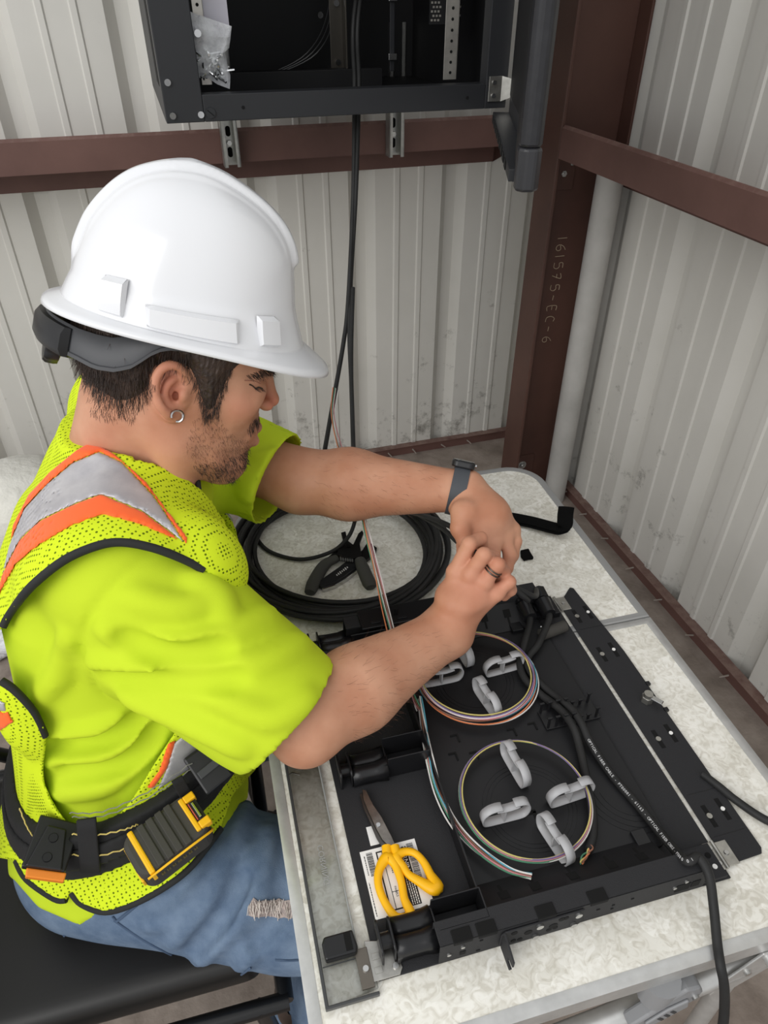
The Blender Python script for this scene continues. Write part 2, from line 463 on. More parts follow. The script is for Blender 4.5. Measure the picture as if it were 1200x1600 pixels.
# lower rails, folded leg frames and their plastic joint
MB().box((TU0+0.02, TV0+0.012, TZ-0.048), (TU1-0.02, TV0+0.034, TZ-0.0265)).build('apron_rail', m_alu, table, bevel=0.002)
MB().box((TU0+0.02, TV1-0.034, TZ-0.048), (TU1-0.02, TV1-0.012, TZ-0.0265)).build('apron_rail', m_alu, table, bevel=0.002)
MB().box((TU0+0.012, TV0+0.04, TZ-0.046), (TU0+0.032, TV1-0.04, TZ-0.0265)).build('apron_rail', m_alu, table, bevel=0.002)
MB().box((TU1-0.032, TV0+0.04, TZ-0.046), (TU1-0.012, TV1-0.04, TZ-0.0265)).build('apron_rail', m_alu, table, bevel=0.002)
legtop = TZ-0.05
for (u, v, du) in ((TU1-0.045, TV0+0.055, .012), (TU0+0.045, TV0+0.30, -.01), (TU1-0.045, TV1-0.055, .012), (TU0+0.045, TV1-0.055, -.01)):
    MB().tube([(u, v, legtop), (u+du*0.4, v, 0.35), (u+du, v, 0.012)], 0.0125, 12).build('leg', m_alu, table, smooth=40)
    MB().cyl((u+du, v, 0.0), (u+du, v, 0.03), 0.017, 0.015, 14).build('foot_cap', m_greyplastic, table, smooth=40)
MB().tube([(TU1-0.075, TV0+0.012, 0.640), (0.43, TV0+0.010, 0.607), (0.30, TV0+0.010, 0.575), (0.10, TV0+0.012, 0.53)], 0.0135, 14).build('cross_tube', m_alu, table, smooth=40)
M = basis((0.372, TV0-0.004, 0.632), (.80, 0, .60), (-.60, 0, .80), (0, -1, 0))
jo = MB().prism([(-.060, -.016), (-.020, -.020), (.018, -.019), (.030, -.006), (.034, .012), (.022, .026), (-.006, .022), (-.030, .012), (-.058, .006)], -0.010, 0.006, M).build('plastic_joint', m_greyplastic, table, bevel=0.003)
MB().prism([(-.045, -.012), (.006, -.014), (.014, .004), (-.010, .010), (-.040, .004)], .006, .0095, M).build('joint_cover', m_greyplastic, jo, bevel=0.002)
mdg = mat('dark_grey_plastic', (58, 59, 61), rough=0.5)
for k in range(3): MB().box((-.026+.008*k, -.008, .0095), (-.0225+.008*k, .004, .0102), M).build('grip_slot', mdg, jo)
MB().cyl(M @ Vector((.020, -.004, .006)), M @ Vector((.020, -.004, .009)), .004, n=12).build('joint_screw', m_bolt, jo, smooth=40)
MB().cyl((0.352, TV0+0.006, 0.674), (0.352, TV0+0.006, 0.632), 0.020, 0.017, 14).build('leg_socket', m_greyplastic, table, smooth=40)
MB().prism([(.430, .588), (.452, .580), (.530, .655), (.528, .672), (.470, .672), (.440, .625)], 0, .003, basis((0, TV0+.001, 0), (1, 0, 0), (0, 0, 1), (0, -1, 0))).build('pivot_plate', m_alu, table, bevel=0.001)
MB().cyl((0.478, TV0-0.020, 0.662), (0.478, TV0+0.01, 0.662), 0.0062, n=12).build('pivot_pin', m_alu, table, smooth=40)
MB().cyl((0.462, TV0-0.0055, 0.634), (0.462, TV0-0.002, 0.634), 0.0042, n=10).build('rivet', m_bolt, table, smooth=40)
# small clasp under the joint on the right edge
MB().cyl((TU1+0.002, TVM-0.04, TZ-0.03), (TU1+0.014, TVM-0.04, TZ-0.03), 0.010, n=12).build('clasp', m_alu, table, smooth=40)
# ------------------------------------------------------------------ implicit modelling (smooth unions -> mesh)
class Cap:                                   # tapered capsule
    def __init__(s, a, b, ra, rb=None, k=0.01, sub=False):
        s.a = np.asarray(a, float); s.b = np.asarray(b, float); s.ra = ra; s.rb = ra if rb is None else rb; s.k = k; s.sub = sub
        m = max(s.ra, s.rb) + k + 0.004
        s.lo = np.minimum(s.a, s.b) - m; s.hi = np.maximum(s.a, s.b) + m
    def d(s, x, y, z):
        ab = s.b - s.a; L = ab @ ab + 1e-12
        px, py, pz = x - s.a[0], y - s.a[1], z - s.a[2]
        t = np.clip((px*ab[0] + py*ab[1] + pz*ab[2])/L, 0, 1)
        return np.sqrt((px-t*ab[0])**2 + (py-t*ab[1])**2 + (pz-t*ab[2])**2) - (s.ra + t*(s.rb-s.ra))
class Ell:                                   # oriented ellipsoid, axes = rows
    def __init__(s, c, r, axes=None, k=0.01, sub=False):
        s.c = np.asarray(c, float); s.r = np.asarray(r, float); s.A = np.eye(3) if axes is None else np.asarray(axes, float); s.k = k; s.sub = sub
        m = max(r) + k + 0.004; s.lo = s.c - m; s.hi = s.c + m
    def d(s, x, y, z):
        px, py, pz = x-s.c[0], y-s.c[1], z-s.c[2]
        q = [(px*s.A[i][0] + py*s.A[i][1] + pz*s.A[i][2]) for i in range(3)]
        k0 = np.sqrt(sum((q[i]/s.r[i])**2 for i in range(3))); k1 = np.sqrt(sum((q[i]/s.r[i]**2)**2 for i in range(3))) + 1e-9
        return k0*(k0-1)/k1
class Loft:                                  # stack of superellipses along an axis
    def __init__(s, A, B, side, tab, k=0.02, n=2.3):
        s.A = np.asarray(A, float); s.B = np.asarray(B, float); ax = s.B - s.A; s.L = np.linalg.norm(ax); s.ax = ax/s.L
        sd = np.asarray(side, float); sd = sd - (sd @ s.ax)*s.ax; s.sd = sd/np.linalg.norm(sd); s.fw = np.cross(s.sd, s.ax)
        s.t = np.array([r[0] for r in tab]); s.ctab = np.array([r[1:] for r in tab]); s.k = k; s.n = n; s.sub = False
        s.lo = np.minimum(s.A, s.B) - 0.45; s.hi = np.maximum(s.A, s.B) + 0.45
    def d(s, x, y, z):
        px, py, pz = x-s.A[0], y-s.A[1], z-s.A[2]
        h = (px*s.ax[0]+py*s.ax[1]+pz*s.ax[2])/s.L
        a = px*s.sd[0]+py*s.sd[1]+pz*s.sd[2]; b = px*s.fw[0]+py*s.fw[1]+pz*s.fw[2]
        c0, c1, ra, rb = [np.interp(h, s.t, s.ctab[:, i]) for i in range(4)]
        q = (np.abs((a-c0)/ra)**s.n + np.abs((b-c1)/rb)**s.n)**(1/s.n)
        dd = (q-1)*np.minimum(ra, rb)
        e = np.maximum(-h, h-1)*s.L
        return np.maximum(dd, e)
def smin(a, b, k):
    h = np.maximum(k - np.abs(a-b), 0)/k
    return np.minimum(a, b) - h*h*k*0.25
def smax(a, b, k): return -smin(-a, -b, k)
def ev(prims, P):                            # evaluate at points (N,3)
    x, y, z = P[:, 0], P[:, 1], P[:, 2]; f = None
    for p in prims:
        dd = p.d(x, y, z)
        if f is None: f = dd
        elif p.sub: f = smax(f, -dd, p.k)
        else: f = smin(f, dd, p.k)
    return f
class Grid:
    def __init__(s, lo, hi, res, O=None, A=None):
        s.lo = np.asarray(lo, float); s.res = res; s.n = [max(4, int(math.ceil((hi[i]-lo[i])/res))+1) for i in range(3)]
        s.O = np.zeros(3) if O is None else np.asarray(O, float); s.A = np.eye(3) if A is None else np.asarray(A, float)   # rows = local axes in world
        s.ax = [s.lo[i] + res*np.arange(s.n[i]) for i in range(3)]
        X, Y, Z = np.meshgrid(*s.ax, indexing='ij'); s.X, s.Y, s.Z = X, Y, Z
        s.wx, s.wy, s.wz = [(s.O[i] + X*s.A[0][i] + Y*s.A[1][i] + Z*s.A[2][i]).astype(np.float32) for i in range(3)]
        s.f = np.full(X.shape, 1.0, np.float32)
    def put(s, prims):
        ident = np.allclose(s.A, np.eye(3))
        for p in prims:
            if ident:
                i0 = [max(0, int((p.lo[i]-s.O[i]-s.lo[i])/s.res)) for i in range(3)]; i1 = [min(s.n[i], int((p.hi[i]-s.O[i]-s.lo[i])/s.res)+2) for i in range(3)]
                if any(i1[i] <= i0[i] for i in range(3)): continue
                sl = tuple(slice(i0[i], i1[i]) for i in range(3))
            else:
                c = (p.lo+p.hi)/2; rr = np.linalg.norm(p.hi-p.lo)/2; lc = s.A @ (c - s.O)
                i0 = [max(0, int((lc[i]-rr-s.lo[i])/s.res)) for i in range(3)]; i1 = [min(s.n[i], int((lc[i]+rr-s.lo[i])/s.res)+2) for i in range(3)]
                if any(i1[i] <= i0[i] for i in range(3)): continue
                sl = tuple(slice(i0[i], i1[i]) for i in range(3))
            dd = p.d(s.wx[sl], s.wy[sl], s.wz[sl]); g = s.f[sl]
            s.f[sl] = smax(g, -dd, p.k) if p.sub else smin(g, dd, p.k)
        return s
    def mesh(s, smooth=0):                   # naive surface nets
        f = s.f; ins = f < 0
        cnt = np.zeros(tuple(q-1 for q in s.n), np.int8)
        for dx in (0, 1):
            for dy in (0, 1):
                for dz in (0, 1):
                    cnt += ins[dx:s.n[0]-1+dx, dy:s.n[1]-1+dy, dz:s.n[2]-1+dz]
        act = np.argwhere((cnt > 0) & (cnt < 8))
        C_ = [(dx, dy, dz) for dx in (0, 1) for dy in (0, 1) for dz in (0, 1)]
        vals = np.stack([f[act[:, 0]+c[0], act[:, 1]+c[1], act[:, 2]+c[2]] for c in C_], 1)
        pos = np.zeros((len(act), 3)); num = np.zeros(len(act))
        for i in range(8):
            for j in range(i+1, 8):
                if sum(abs(C_[i][k]-C_[j][k]) for k in range(3)) != 1: continue
                va, vb = vals[:, i], vals[:, j]; cr = (va < 0) != (vb < 0)
                t = np.where(cr, va/np.where(cr, va-vb, 1), 0)[:, None]
                pos += np.where(cr[:, None], np.array(C_[i]) + t*(np.array(C_[j])-np.array(C_[i])), 0); num += cr
        pos = (act + pos/num[:, None])*s.res + s.lo
        flat = (act[:, 0]*(s.n[1]-1) + act[:, 1])*(s.n[2]-1) + act[:, 2]
        faces = []
        for ax in range(3):
            o1, o2 = (ax+1) % 3, (ax+2) % 3
            sa = [slice(None)]*3; sb = [slice(None)]*3; sa[ax] = slice(0, -1); sb[ax] = slice(1, None)
            e = np.argwhere(ins[tuple(sa)] != ins[tuple(sb)])
            e = e[(e[:, o1] > 0) & (e[:, o2] > 0) & (e[:, o1] < s.n[o1]-1) & (e[:, o2] < s.n[o2]-1)]
            if not len(e): continue
            flip = ins[e[:, 0], e[:, 1], e[:, 2]]
            q = []
            for a, b in ((-1, -1), (0, -1), (0, 0), (-1, 0)):
                c = e.copy(); c[:, o1] += a; c[:, o2] += b
                q.append(np.searchsorted(flat, (c[:, 0]*(s.n[1]-1)+c[:, 1])*(s.n[2]-1)+c[:, 2]))
            q = np.stack(q, 1); q[~flip] = q[~flip][:, ::-1]
            faces.append(q)
        if not faces: return np.zeros((0, 3)), np.zeros((0, 4), int)
        faces = np.concatenate(faces)
        V = pos
        for _ in range(smooth):
            acc = np.zeros_like(V); w = np.zeros(len(V))
            for a, b in ((0, 1), (1, 2), (2, 3), (3, 0)):
                np.add.at(acc, faces[:, a], V[faces[:, b]]); np.add.at(acc, faces[:, b], V[faces[:, a]])
                np.add.at(w, faces[:, a], 1); np.add.at(w, faces[:, b], 1)
            V = 0.5*V + 0.5*acc/np.maximum(w, 1)[:, None]
        W = s.O + V @ s.A
        return W, faces
def np_obj(name, V, F, m, parent=None, smooth=True):
    me = bpy.data.meshes.new(name)
    me.vertices.add(len(V)); me.vertices.foreach_set('co', np.asarray(V, np.float32).ravel())
    F = np.asarray(F, np.int32); k = F.shape[1]
    me.loops.add(F.size); me.loops.foreach_set('vertex_index', F.ravel())
    me.polygons.add(len(F)); me.polygons.foreach_set('loop_start', np.arange(0, F.size, k, dtype=np.int32))
    me.polygons.foreach_set('use_smooth', [smooth]*len(F))
    me.update(calc_edges=True); me.validate()
    for x in (m if isinstance(m, (list, tuple)) else [m]): me.materials.append(x)
    o = bpy.data.objects.new(name, me); COL.objects.link(o)
    if parent is not None: o.parent = parent
    return o
def main_island(V, F):
    lab = np.arange(len(V))
    for _ in range(400):
        m = lab[F].min(1); old = lab.copy()
        for k in range(F.shape[1]): np.minimum.at(lab, F[:, k], m)
        lab = lab[lab]
        if np.array_equal(old, lab): break
    ids, cnt = np.unique(lab[F[:, 0]], return_counts=True); keep = ids[np.argmax(cnt)]
    F = F[lab[F[:, 0]] == keep]; use = np.unique(F); mp = np.full(len(V), -1); mp[use] = np.arange(len(use))
    return V[use], mp[F]
def fattr(o, name, vals):
    a = o.data.attributes.new(name, 'FLOAT', 'POINT'); a.data.foreach_set('value', np.asarray(vals, np.float32))
def poly_sd(px, py, poly):                   # signed distance to polygon (neg inside)
    poly = np.asarray(poly, float); d2 = np.full(px.shape, 1e18); inside = np.zeros(px.shape, bool); n = len(poly)
    for i in range(n):
        ax, ay = poly[i]; bx, by = poly[(i+1) % n]; ex, ey = bx-ax, by-ay
        wx, wy = px-ax, py-ay; t = np.clip((wx*ex+wy*ey)/(ex*ex+ey*ey+1e-12), 0, 1)
        d2 = np.minimum(d2, (wx-t*ex)**2 + (wy-t*ey)**2)
        c = ((ay <= py) & (by > py)) | ((by <= py) & (ay > py))
        xi = ax + (py-ay)/np.where(ey == 0, 1e-12, ey)*ex
        inside ^= c & (px < xi)
    return np.where(inside, -1, 1)*np.sqrt(d2)
def pix(x, y, z):                            # world -> pixel and depth
    dz = z - CAM_H; w = y*cp - dz*sp; up = y*sp + dz*cp
    return 600 + FOC*x/w, 800 - FOC*up/w, w
def hit(prims, px, off=0.0, w0=0.4, w1=1.6): # first point of the surface seen along each pixel
    px = np.asarray(px, float); D = AXF[None] + ((px[:, 0]-600)/FOC)[:, None]*AXX - ((px[:, 1]-800)/FOC)[:, None]*AXU
    w = np.full(len(px), w0)
    for _ in range(90):
        f = ev(prims, CAM0 + D*w[:, None]) - off
        w = np.where(w < w1, w + np.clip(f*0.7, -0.01, 0.05), w)
    return CAM0 + D*w[:, None], w
# ------------------------------------------------------------------ the worker
FP = np.array([math.cos(TA), math.sin(TA), 0]); LP = np.array([-math.sin(TA), math.cos(TA), 0])
SR, ER, WR = at(205, 905, .80), at(478, 1128, .825), at(700, 985, .945)
SL = SR + 0.362*LP + np.array([0.005, 0, 0.012]); EL, WL = at(470, 752, 1.03), at(729, 768, 1.005)
NB, NT = at(208, 765, .90), at(236, 610, .835)

# ---- head frame: x forward, y to his left, z up
HC = at(285, 560, .82)
_r = ray(285, 560); _r /= np.linalg.norm(_r)
_e1 = AXX - (AXX @ _r)*_r; _e1 /= np.linalg.norm(_e1); _e2 = np.cross(_e1, _r); 
HT = math.radians(16)
HX = math.cos(HT)*_e1 - math.sin(HT)*_e2; _z = math.sin(HT)*_e1 + math.cos(HT)*_e2
HAL = math.radians(15)          # the eye looks down on the head from this much above its level
HY = math.cos(HAL)*_r + math.sin(HAL)*_z; HZ = math.cos(HAL)*_z - math.sin(HAL)*_r
HA = np.stack([HX, HY, HZ])
def hy(u, v, w=.82):            # point seen at a pixel, on the sagittal plane shifted sideways by w - 0.82
    d = ray(u, v); t = ((w - .82) - HY @ (CAM0 - HC))/(HY @ d)
    return CAM0 + t*d
def hl(u, v, w=.82): return HA @ (hy(u, v, w) - HC)
def hw(p): return HC + np.asarray(p) @ HA
PROFILE = [(418,552),(420,566),(414,584),(408,606),(405,630),(404,648),(404,660),(404,668),(398,678),(398,690),(388,702),(384,718),(374,734),(358,744),(336,745),(314,737),(298,722),(262,705),(200,660),(160,610),(128,550),(118,480),(134,420),(180,375),(250,352),(320,372),(382,432),(412,505)]
PROF2 = np.array([hl(u, v)[[0, 2]] for u, v in PROFILE])
PROF2 = spline(PROF2, 4, closed=True)
hg = Grid((-.175, -.115, -.235), (.155, .10, .165), 0.0019, HC, HA)
X2, Z2 = np.meshgrid(hg.ax[0], hg.ax[2], indexing='ij')
sd2 = -poly_sd(X2, Z2, PROF2)
Wz = np.interp(Z2, [-.19, -.155, -.11, -.06, -.02, .03, .12], [.045, .052, .060, .067, .072, .077, .077])
Wx = np.interp(X2, [-.13, -.05, .03, .07, .10], [1.0, 1.0, .99, .93, .80])
def inflate(sd, W, Rr, e): 
    q = np.clip(sd/Rr, -0.6, 1)
    inn = W*(1-np.abs(1-np.clip(q, 0, 1))**e)**(1/e)
    return np.where(sd > 0, inn, sd*1.0)
H2 = inflate(sd2, Wz*Wx, .085, 2.05)
hg.f = np.minimum(((np.abs(hg.Y) - H2[:, None, :])*0.72), 0.06).astype(np.float32)
head_base = hg.f.copy()
# features of the side seen by the camera are placed on sagittal planes
FEAT = [
    Cap(hy(417, 580), hy(424, 622), .0055, .0078, k=.012),                    # nose ridge
    Ell(hy(424, 624), (.0085, .0080, .0080), HA, k=.006),                     # nose tip
    Ell(hy(416, 633, .808), (.0085, .0060, .0070), HA, k=.006),               # near nostril wing
    Ell(hy(416, 633, .832), (.0085, .0060, .0070), HA, k=.006),
    Ell(hy(419, 640, .811), (.0040, .0030, .0025), HA, k=.002, sub=True),
    Ell(hy(405, 580, .797), (.016, .020, .0075), HA, k=.012),                 # brow ridge
    Ell(hy(408, 604, .792), (.013, .015, .011), HA, k=.010, sub=True),         # socket
    Ell(hy(397, 605, .793), (.0125, .0125, .0120), HA, k=.004),                # eyeball under lid
    Cap(hy(386, 598, .786), hy(406, 598, .797), .0030, .0028, k=.004),         # upper lid fold
    Cap(hy(388, 613, .786), hy(404, 614, .796), .0024, .0022, k=.006),         # lower lid
    Ell(hy(372, 628, .780), (.022, .014, .018), HA, k=.03),                    # cheekbone
    Cap(hy(386, 677, .797), hy(401, 668, .820), .0040, .0060, k=.008),         # lips
    Cap(hy(386, 683, .797), hy(397, 689, .820), .0040, .0060, k=.008),
    Cap(hy(386, 680.5, .794), hy(402, 678.5, .812), .0010, .0010, k=.003, sub=True),
    Ell(hy(356, 730, .812), (.018, .020, .013), HA, k=.02),                    # chin
    Cap(hy(285, 695, .772), hy(340, 730, .795), .010, .012, k=.03),            # jaw line
]
NECK = [Cap(NT, NB, .058, .066, k=.03), Cap(hy(255, 655, .775), at(280, 775, .845), .016, .018, k=.03), Cap(at(190, 640, .83), at(165, 760, .90), .045, .055, k=.03)]
# ear
EW = .738
def e3(u, v, dw=0.0): return hy(u, v, EW + dw)
HEL = [e3(289, 598, .012), e3(287, 583, .004), e3(275, 572, -.002), e3(258, 573, -.006), e3(246, 586, -.008), e3(242, 605, -.008), e3(246, 624, -.006), e3(255, 638, -.003), e3(264, 648, .002)]
HELs = spline(HEL, 3)
EAR = [Ell(e3(266, 610, .010), (.021, .007, .030), HA, k=.008)]
EAR += [Cap(HELs[i], HELs[i+1], .0042 if i < 18 else .005, None, k=.003) for i in range(len(HELs)-1)]
EAR += [Ell(e3(272, 613, -.002), (.0125, .009, .017), HA, k=.004, sub=True), Ell(e3(268, 590, -.003), (.010, .005, .008), HA, k=.004, sub=True)]
ANT = spline([e3(272, 592, .004), e3(262, 600, .001), e3(257, 615, .001), e3(263, 632, .004), e3(272, 637, .006)], 3)
EAR += [Cap(ANT[i], ANT[i+1], .0030, None, k=.004) for i in range(len(ANT)-1)]
EAR += [Ell(e3(286, 617, .006), (.005, .005, .007), HA, k=.005), Ell(e3(270, 648, .008), (.009, .005, .009), HA, k=.006), Ell(e3(275, 618, .010), (.004, .006, .005), HA, k=.003, sub=True)]
hg.put(FEAT); hg.put(NECK); hg.put(EAR)
Vh, Fh = hg.mesh()

# ---- arms and hands
def chain(pts, rad, k): return [Cap(pts[i], pts[i+1], rad[i], rad[i+1], k) for i in range(len(pts)-1)]
def lerp(a, b, t): return a + (b-a)*t
fa = WR - ER
perp = np.array([0, 0, 1.0])
ARM_R = chain([lerp(SR, ER, .3), lerp(SR, ER, .7), ER], [.052, .046, .042], .02)
ARM_R += [Cap(lerp(ER, WR, .0), lerp(ER, WR, .32), .043, .050, k=.02), Cap(lerp(ER, WR, .32), lerp(ER, WR, .98), .049, .033, k=.02),
          Cap(lerp(ER, WR, .1)+perp*.012, lerp(ER, WR, .5)+perp*.006, .034, .030, k=.03), Ell(ER+np.array([-.002, -.012, -.016]), (.030, .028, .026), None, k=.02)]
# right hand: back of the hand faces the camera
kR = [at(712, 893, .925), at(735, 897, .915), at(757, 908, .915), at(776, 925, .925)]     # knuckles index..pinky
ARM_R += [Cap(WR, lerp(WR, kR[1], .35), .032, .029, k=.02)]
for i, kk in enumerate(kR):
    ARM_R += [Cap(lerp(WR, lerp(kR[0], kR[3], i/3), .12), lerp(WR, kk, .96), .017, .0112, k=.012)]
ARM_R += [Ell(lerp(WR, kR[1], .62), (.034, .030, .016), None, k=.012)]
FR = [[kR[0], at(733, 850, .912), at(751, 841, .930), at(756, 858, .952)],
      [kR[1], at(756, 867, .902), at(770, 870, .925), at(767, 889, .945)],
      [kR[2], at(778, 882, .905), at(787, 893, .925), at(779, 908, .945)],
      [kR[3], at(796, 909, .920), at(798, 922, .938), at(788, 932, .952)]]
RAD = [[.0105, .0096, .0086, .0074], [.0105, .0096, .0086, .0074], [.0100, .0092, .0083, .0070], [.0092, .0082, .0075, .0065]]
HAND_R = []
for f_, r_ in zip(FR, RAD): HAND_R += chain(f_, r_, .0035)
HAND_R += chain([at(708, 945, .945), at(716, 895, .965), at(727, 866, .965), at(722, 852, .962)], [.016, .0125, .0105, .0085], .006)   # thumb
HAND_R += [Ell(p, (.0110, .0110, .0095), None, k=.006) for p in kR]

ARM_L = chain([lerp(SL, EL, .45), EL], [.048, .044], .02)
ARM_L += [Cap(EL, lerp(EL, WL, .3), .044, .049, k=.02), Cap(lerp(EL, WL, .3), lerp(EL, WL, .97), .049, .0285, k=.02)]
kL = [at(748, 858, .965), at(770, 848, .980), at(788, 838, .992), at(800, 828, 1.005)]
ARM_L += [Cap(WL, at(745, 800, .985), .027, .026, k=.02)]
for i, kk in enumerate(kL):
    ARM_L += [Cap(lerp(WL, kk, .28), kk, .020 if i else .019, .0125, k=.016)]
ARM_L += [Ell(at(727, 806, .965), (.017, .016, .022), None, k=.018), Ell(at(762, 805, .99), (.032, .03, .030), None, k=.015)]
FL = [[kL[0], at(752, 890, .962), at(760, 905, .975), at(765, 915, .985)],
      [kL[1], at(772, 888, .972), at(778, 905, .985), at(780, 914, .992)],
      [kL[2], at(797, 868, .985), at(792, 888, .985), at(786, 900, .980)],
      [kL[3], at(806, 846, 1.00), at(802, 868, 1.0), at(795, 884, .995)]]
HAND_L = []
for f_, r_ in zip(FL, RAD): HAND_L += chain(f_, r_, .004)
HAND_L += chain([at(722, 800, .965), at(719, 826, .955), at(728, 848, .955), at(735, 862, .958)], [.016, .0125, .0105, .0085], .006)
def arm_mesh(prims, hand, lo, hi, res):
    g = Grid(lo, hi, res); g.put(prims); body = g.f.copy()
    h = Grid(lo, hi, res); h.put(hand); g.f = smin(body, h.f, .005).astype(np.float32)
    return g.mesh()
allr = np.array([p.lo for p in ARM_R+HAND_R]).min(0), np.array([p.hi for p in ARM_R+HAND_R]).max(0)
alll = np.array([p.lo for p in ARM_L+HAND_L]).min(0), np.array([p.hi for p in ARM_L+HAND_L]).max(0)
Vr, Fr = arm_mesh(ARM_R, HAND_R, allr[0], allr[1], .0020)
Vl, Fl = arm_mesh(ARM_L, HAND_L, alll[0], alll[1], .0020)

# ---- torso under the clothes
SIDE = -LP
A0, B0 = np.array([-.395, .625, .41]), np.array([-.322, .765, 1.03])
TORSO = Loft(A0, B0, SIDE, [(0, 0, 0, .13, .10), (.25, 0, 0, .125, .09), (.5, 0, .0, .125, .085), (.75, 0, -.01, .125, .08), (.9, 0, 0, .11, .07), (1, 0, 0, .06, .055)])
core = [TORSO, Cap(NB, lerp(SR, SL, .5), .06, .06, k=.04), Cap(lerp(SR, SL, .12), SR, .06, .05, k=.03), Cap(lerp(SR, SL, .88), SL, .06, .05, k=.03), Cap(SR, lerp(SR, ER, .5), .05, .045, k=.03), Cap(SL, lerp(SL, EL, .5), .05, .045, k=.03)]
tg = Grid((-.66, .36, .42), (.02, 1.12, 1.10), .009); tg.put(core); Vt, Ft = tg.mesh(1)

# ---- skin with colour attributes
m_skin = mat('skin', (199, 146, 117), rough=0.52, spec=0.35, sss=0.08, bump=(230, 0.14, 0.001))
def skin_nodes(m):
    b = bsdf(m); tc = nd(m, 'ShaderNodeTexCoord')
    n1 = nd(m, 'ShaderNodeTexNoise', Scale=18.0, Detail=4.0); lk(m, tc.outputs['Object'], n1.inputs['Vector'])
    r = nd(m, 'ShaderNodeValToRGB'); r.color_ramp.elements[0].position = .3; r.color_ramp.elements[0].color = lin(180, 125, 97); r.color_ramp.elements[1].position = .7; r.color_ramp.elements[1].color = lin(203, 153, 125)
    lk(m, n1.outputs['Fac'], r.inputs['Fac'])
    def mixattr(src, name, col, noise=None):
        a = nd(m, 'ShaderNodeAttribute'); a.attribute_name = name; fac = a.outputs['Fac']
        if noise:
            n2 = nd(m, 'ShaderNodeTexNoise', Scale=noise, Detail=3.0); lk(m, tc.outputs['Object'], n2.inputs['Vector'])
            rr = nd(m, 'ShaderNodeValToRGB'); rr.color_ramp.elements[0].position = .38; rr.color_ramp.elements[1].position = .62; lk(m, n2.outputs['Fac'], rr.inputs['Fac'])
            mm = nd(m, 'ShaderNodeMath', operation='MULTIPLY'); lk(m, fac, mm.inputs[0]); 
            ad = nd(m, 'ShaderNodeMath', operation='MULTIPLY_ADD'); lk(m, rr.outputs['Color'], ad.inputs[0]); ad.inputs[1].default_value = .55; ad.inputs[2].default_value = .45
            lk(m, ad.outputs[0], mm.inputs[1]); fac = mm.outputs[0]
        mx = nd(m, 'ShaderNodeMix', data_type='RGBA'); lk(m, fac, mx.inputs[0]); lk(m, src, mx.inputs[6]); mx.inputs[7].default_value = lin(*col)
        return mx.outputs[2]
    c = mixattr(r.outputs['Color'], 'flush', (196, 112, 92))
    c = mixattr(c, 'beard', (74, 50, 40), 700.0)
    lk(m, c, b.inputs['Base Color'])
skin_nodes(m_skin)
nv = [len(Vh), len(Vr), len(Vl), len(Vt)]; off = np.cumsum([0]+nv)
Vall = np.concatenate([Vh, Vr, Vl, Vt]); Fall = np.concatenate([Fh, Fr+off[1], Fl+off[2], Ft+off[3]])
person = np_obj('person', Vall, Fall, m_skin)
tag(person, 'seated worker in neon yellow shirt and vest, hands working on a cable', 'person')
pu, pv, pw = pix(Vall[:, 0], Vall[:, 1], Vall[:, 2])
ishead = np.zeros(len(Vall), bool); ishead[:nv[0]] = True
loc = (Vall - HC) @ HA.T
def blob(cx, cy, sx, sy, amp): 
    return amp*np.exp(-((pu-cx)/sx)**2 - ((pv-cy)/sy)**2)
near = ishead & (pv < 790)
bd = np.maximum.reduce([blob(345, 738, 36, 14, .9), blob(312, 700, 26, 30, .30), blob(330, 672, 20, 32, .26), blob(358, 712, 28, 24, .42), blob(402, 660, 9, 10, .7), blob(390, 706, 10, 14, .7), blob(325, 640, 14, 22, .55), blob(375, 690, 20, 20, .22)])
fattr(person, 'beard', np.where(near, bd, 0))
fl = np.maximum.reduce([blob(425, 628, 12, 16, .6), blob(262, 605, 26, 46, .55), blob(375, 635, 26, 26, .28), blob(250, 720, 80, 50, .18)])
hand = np.maximum(0, .35*np.exp(-(np.linalg.norm(Vall-at(765, 900, .93), axis=1)/.06)**2))
fattr(person, 'flush', np.where(ishead, np.where(pv < 800, fl, 0), hand))
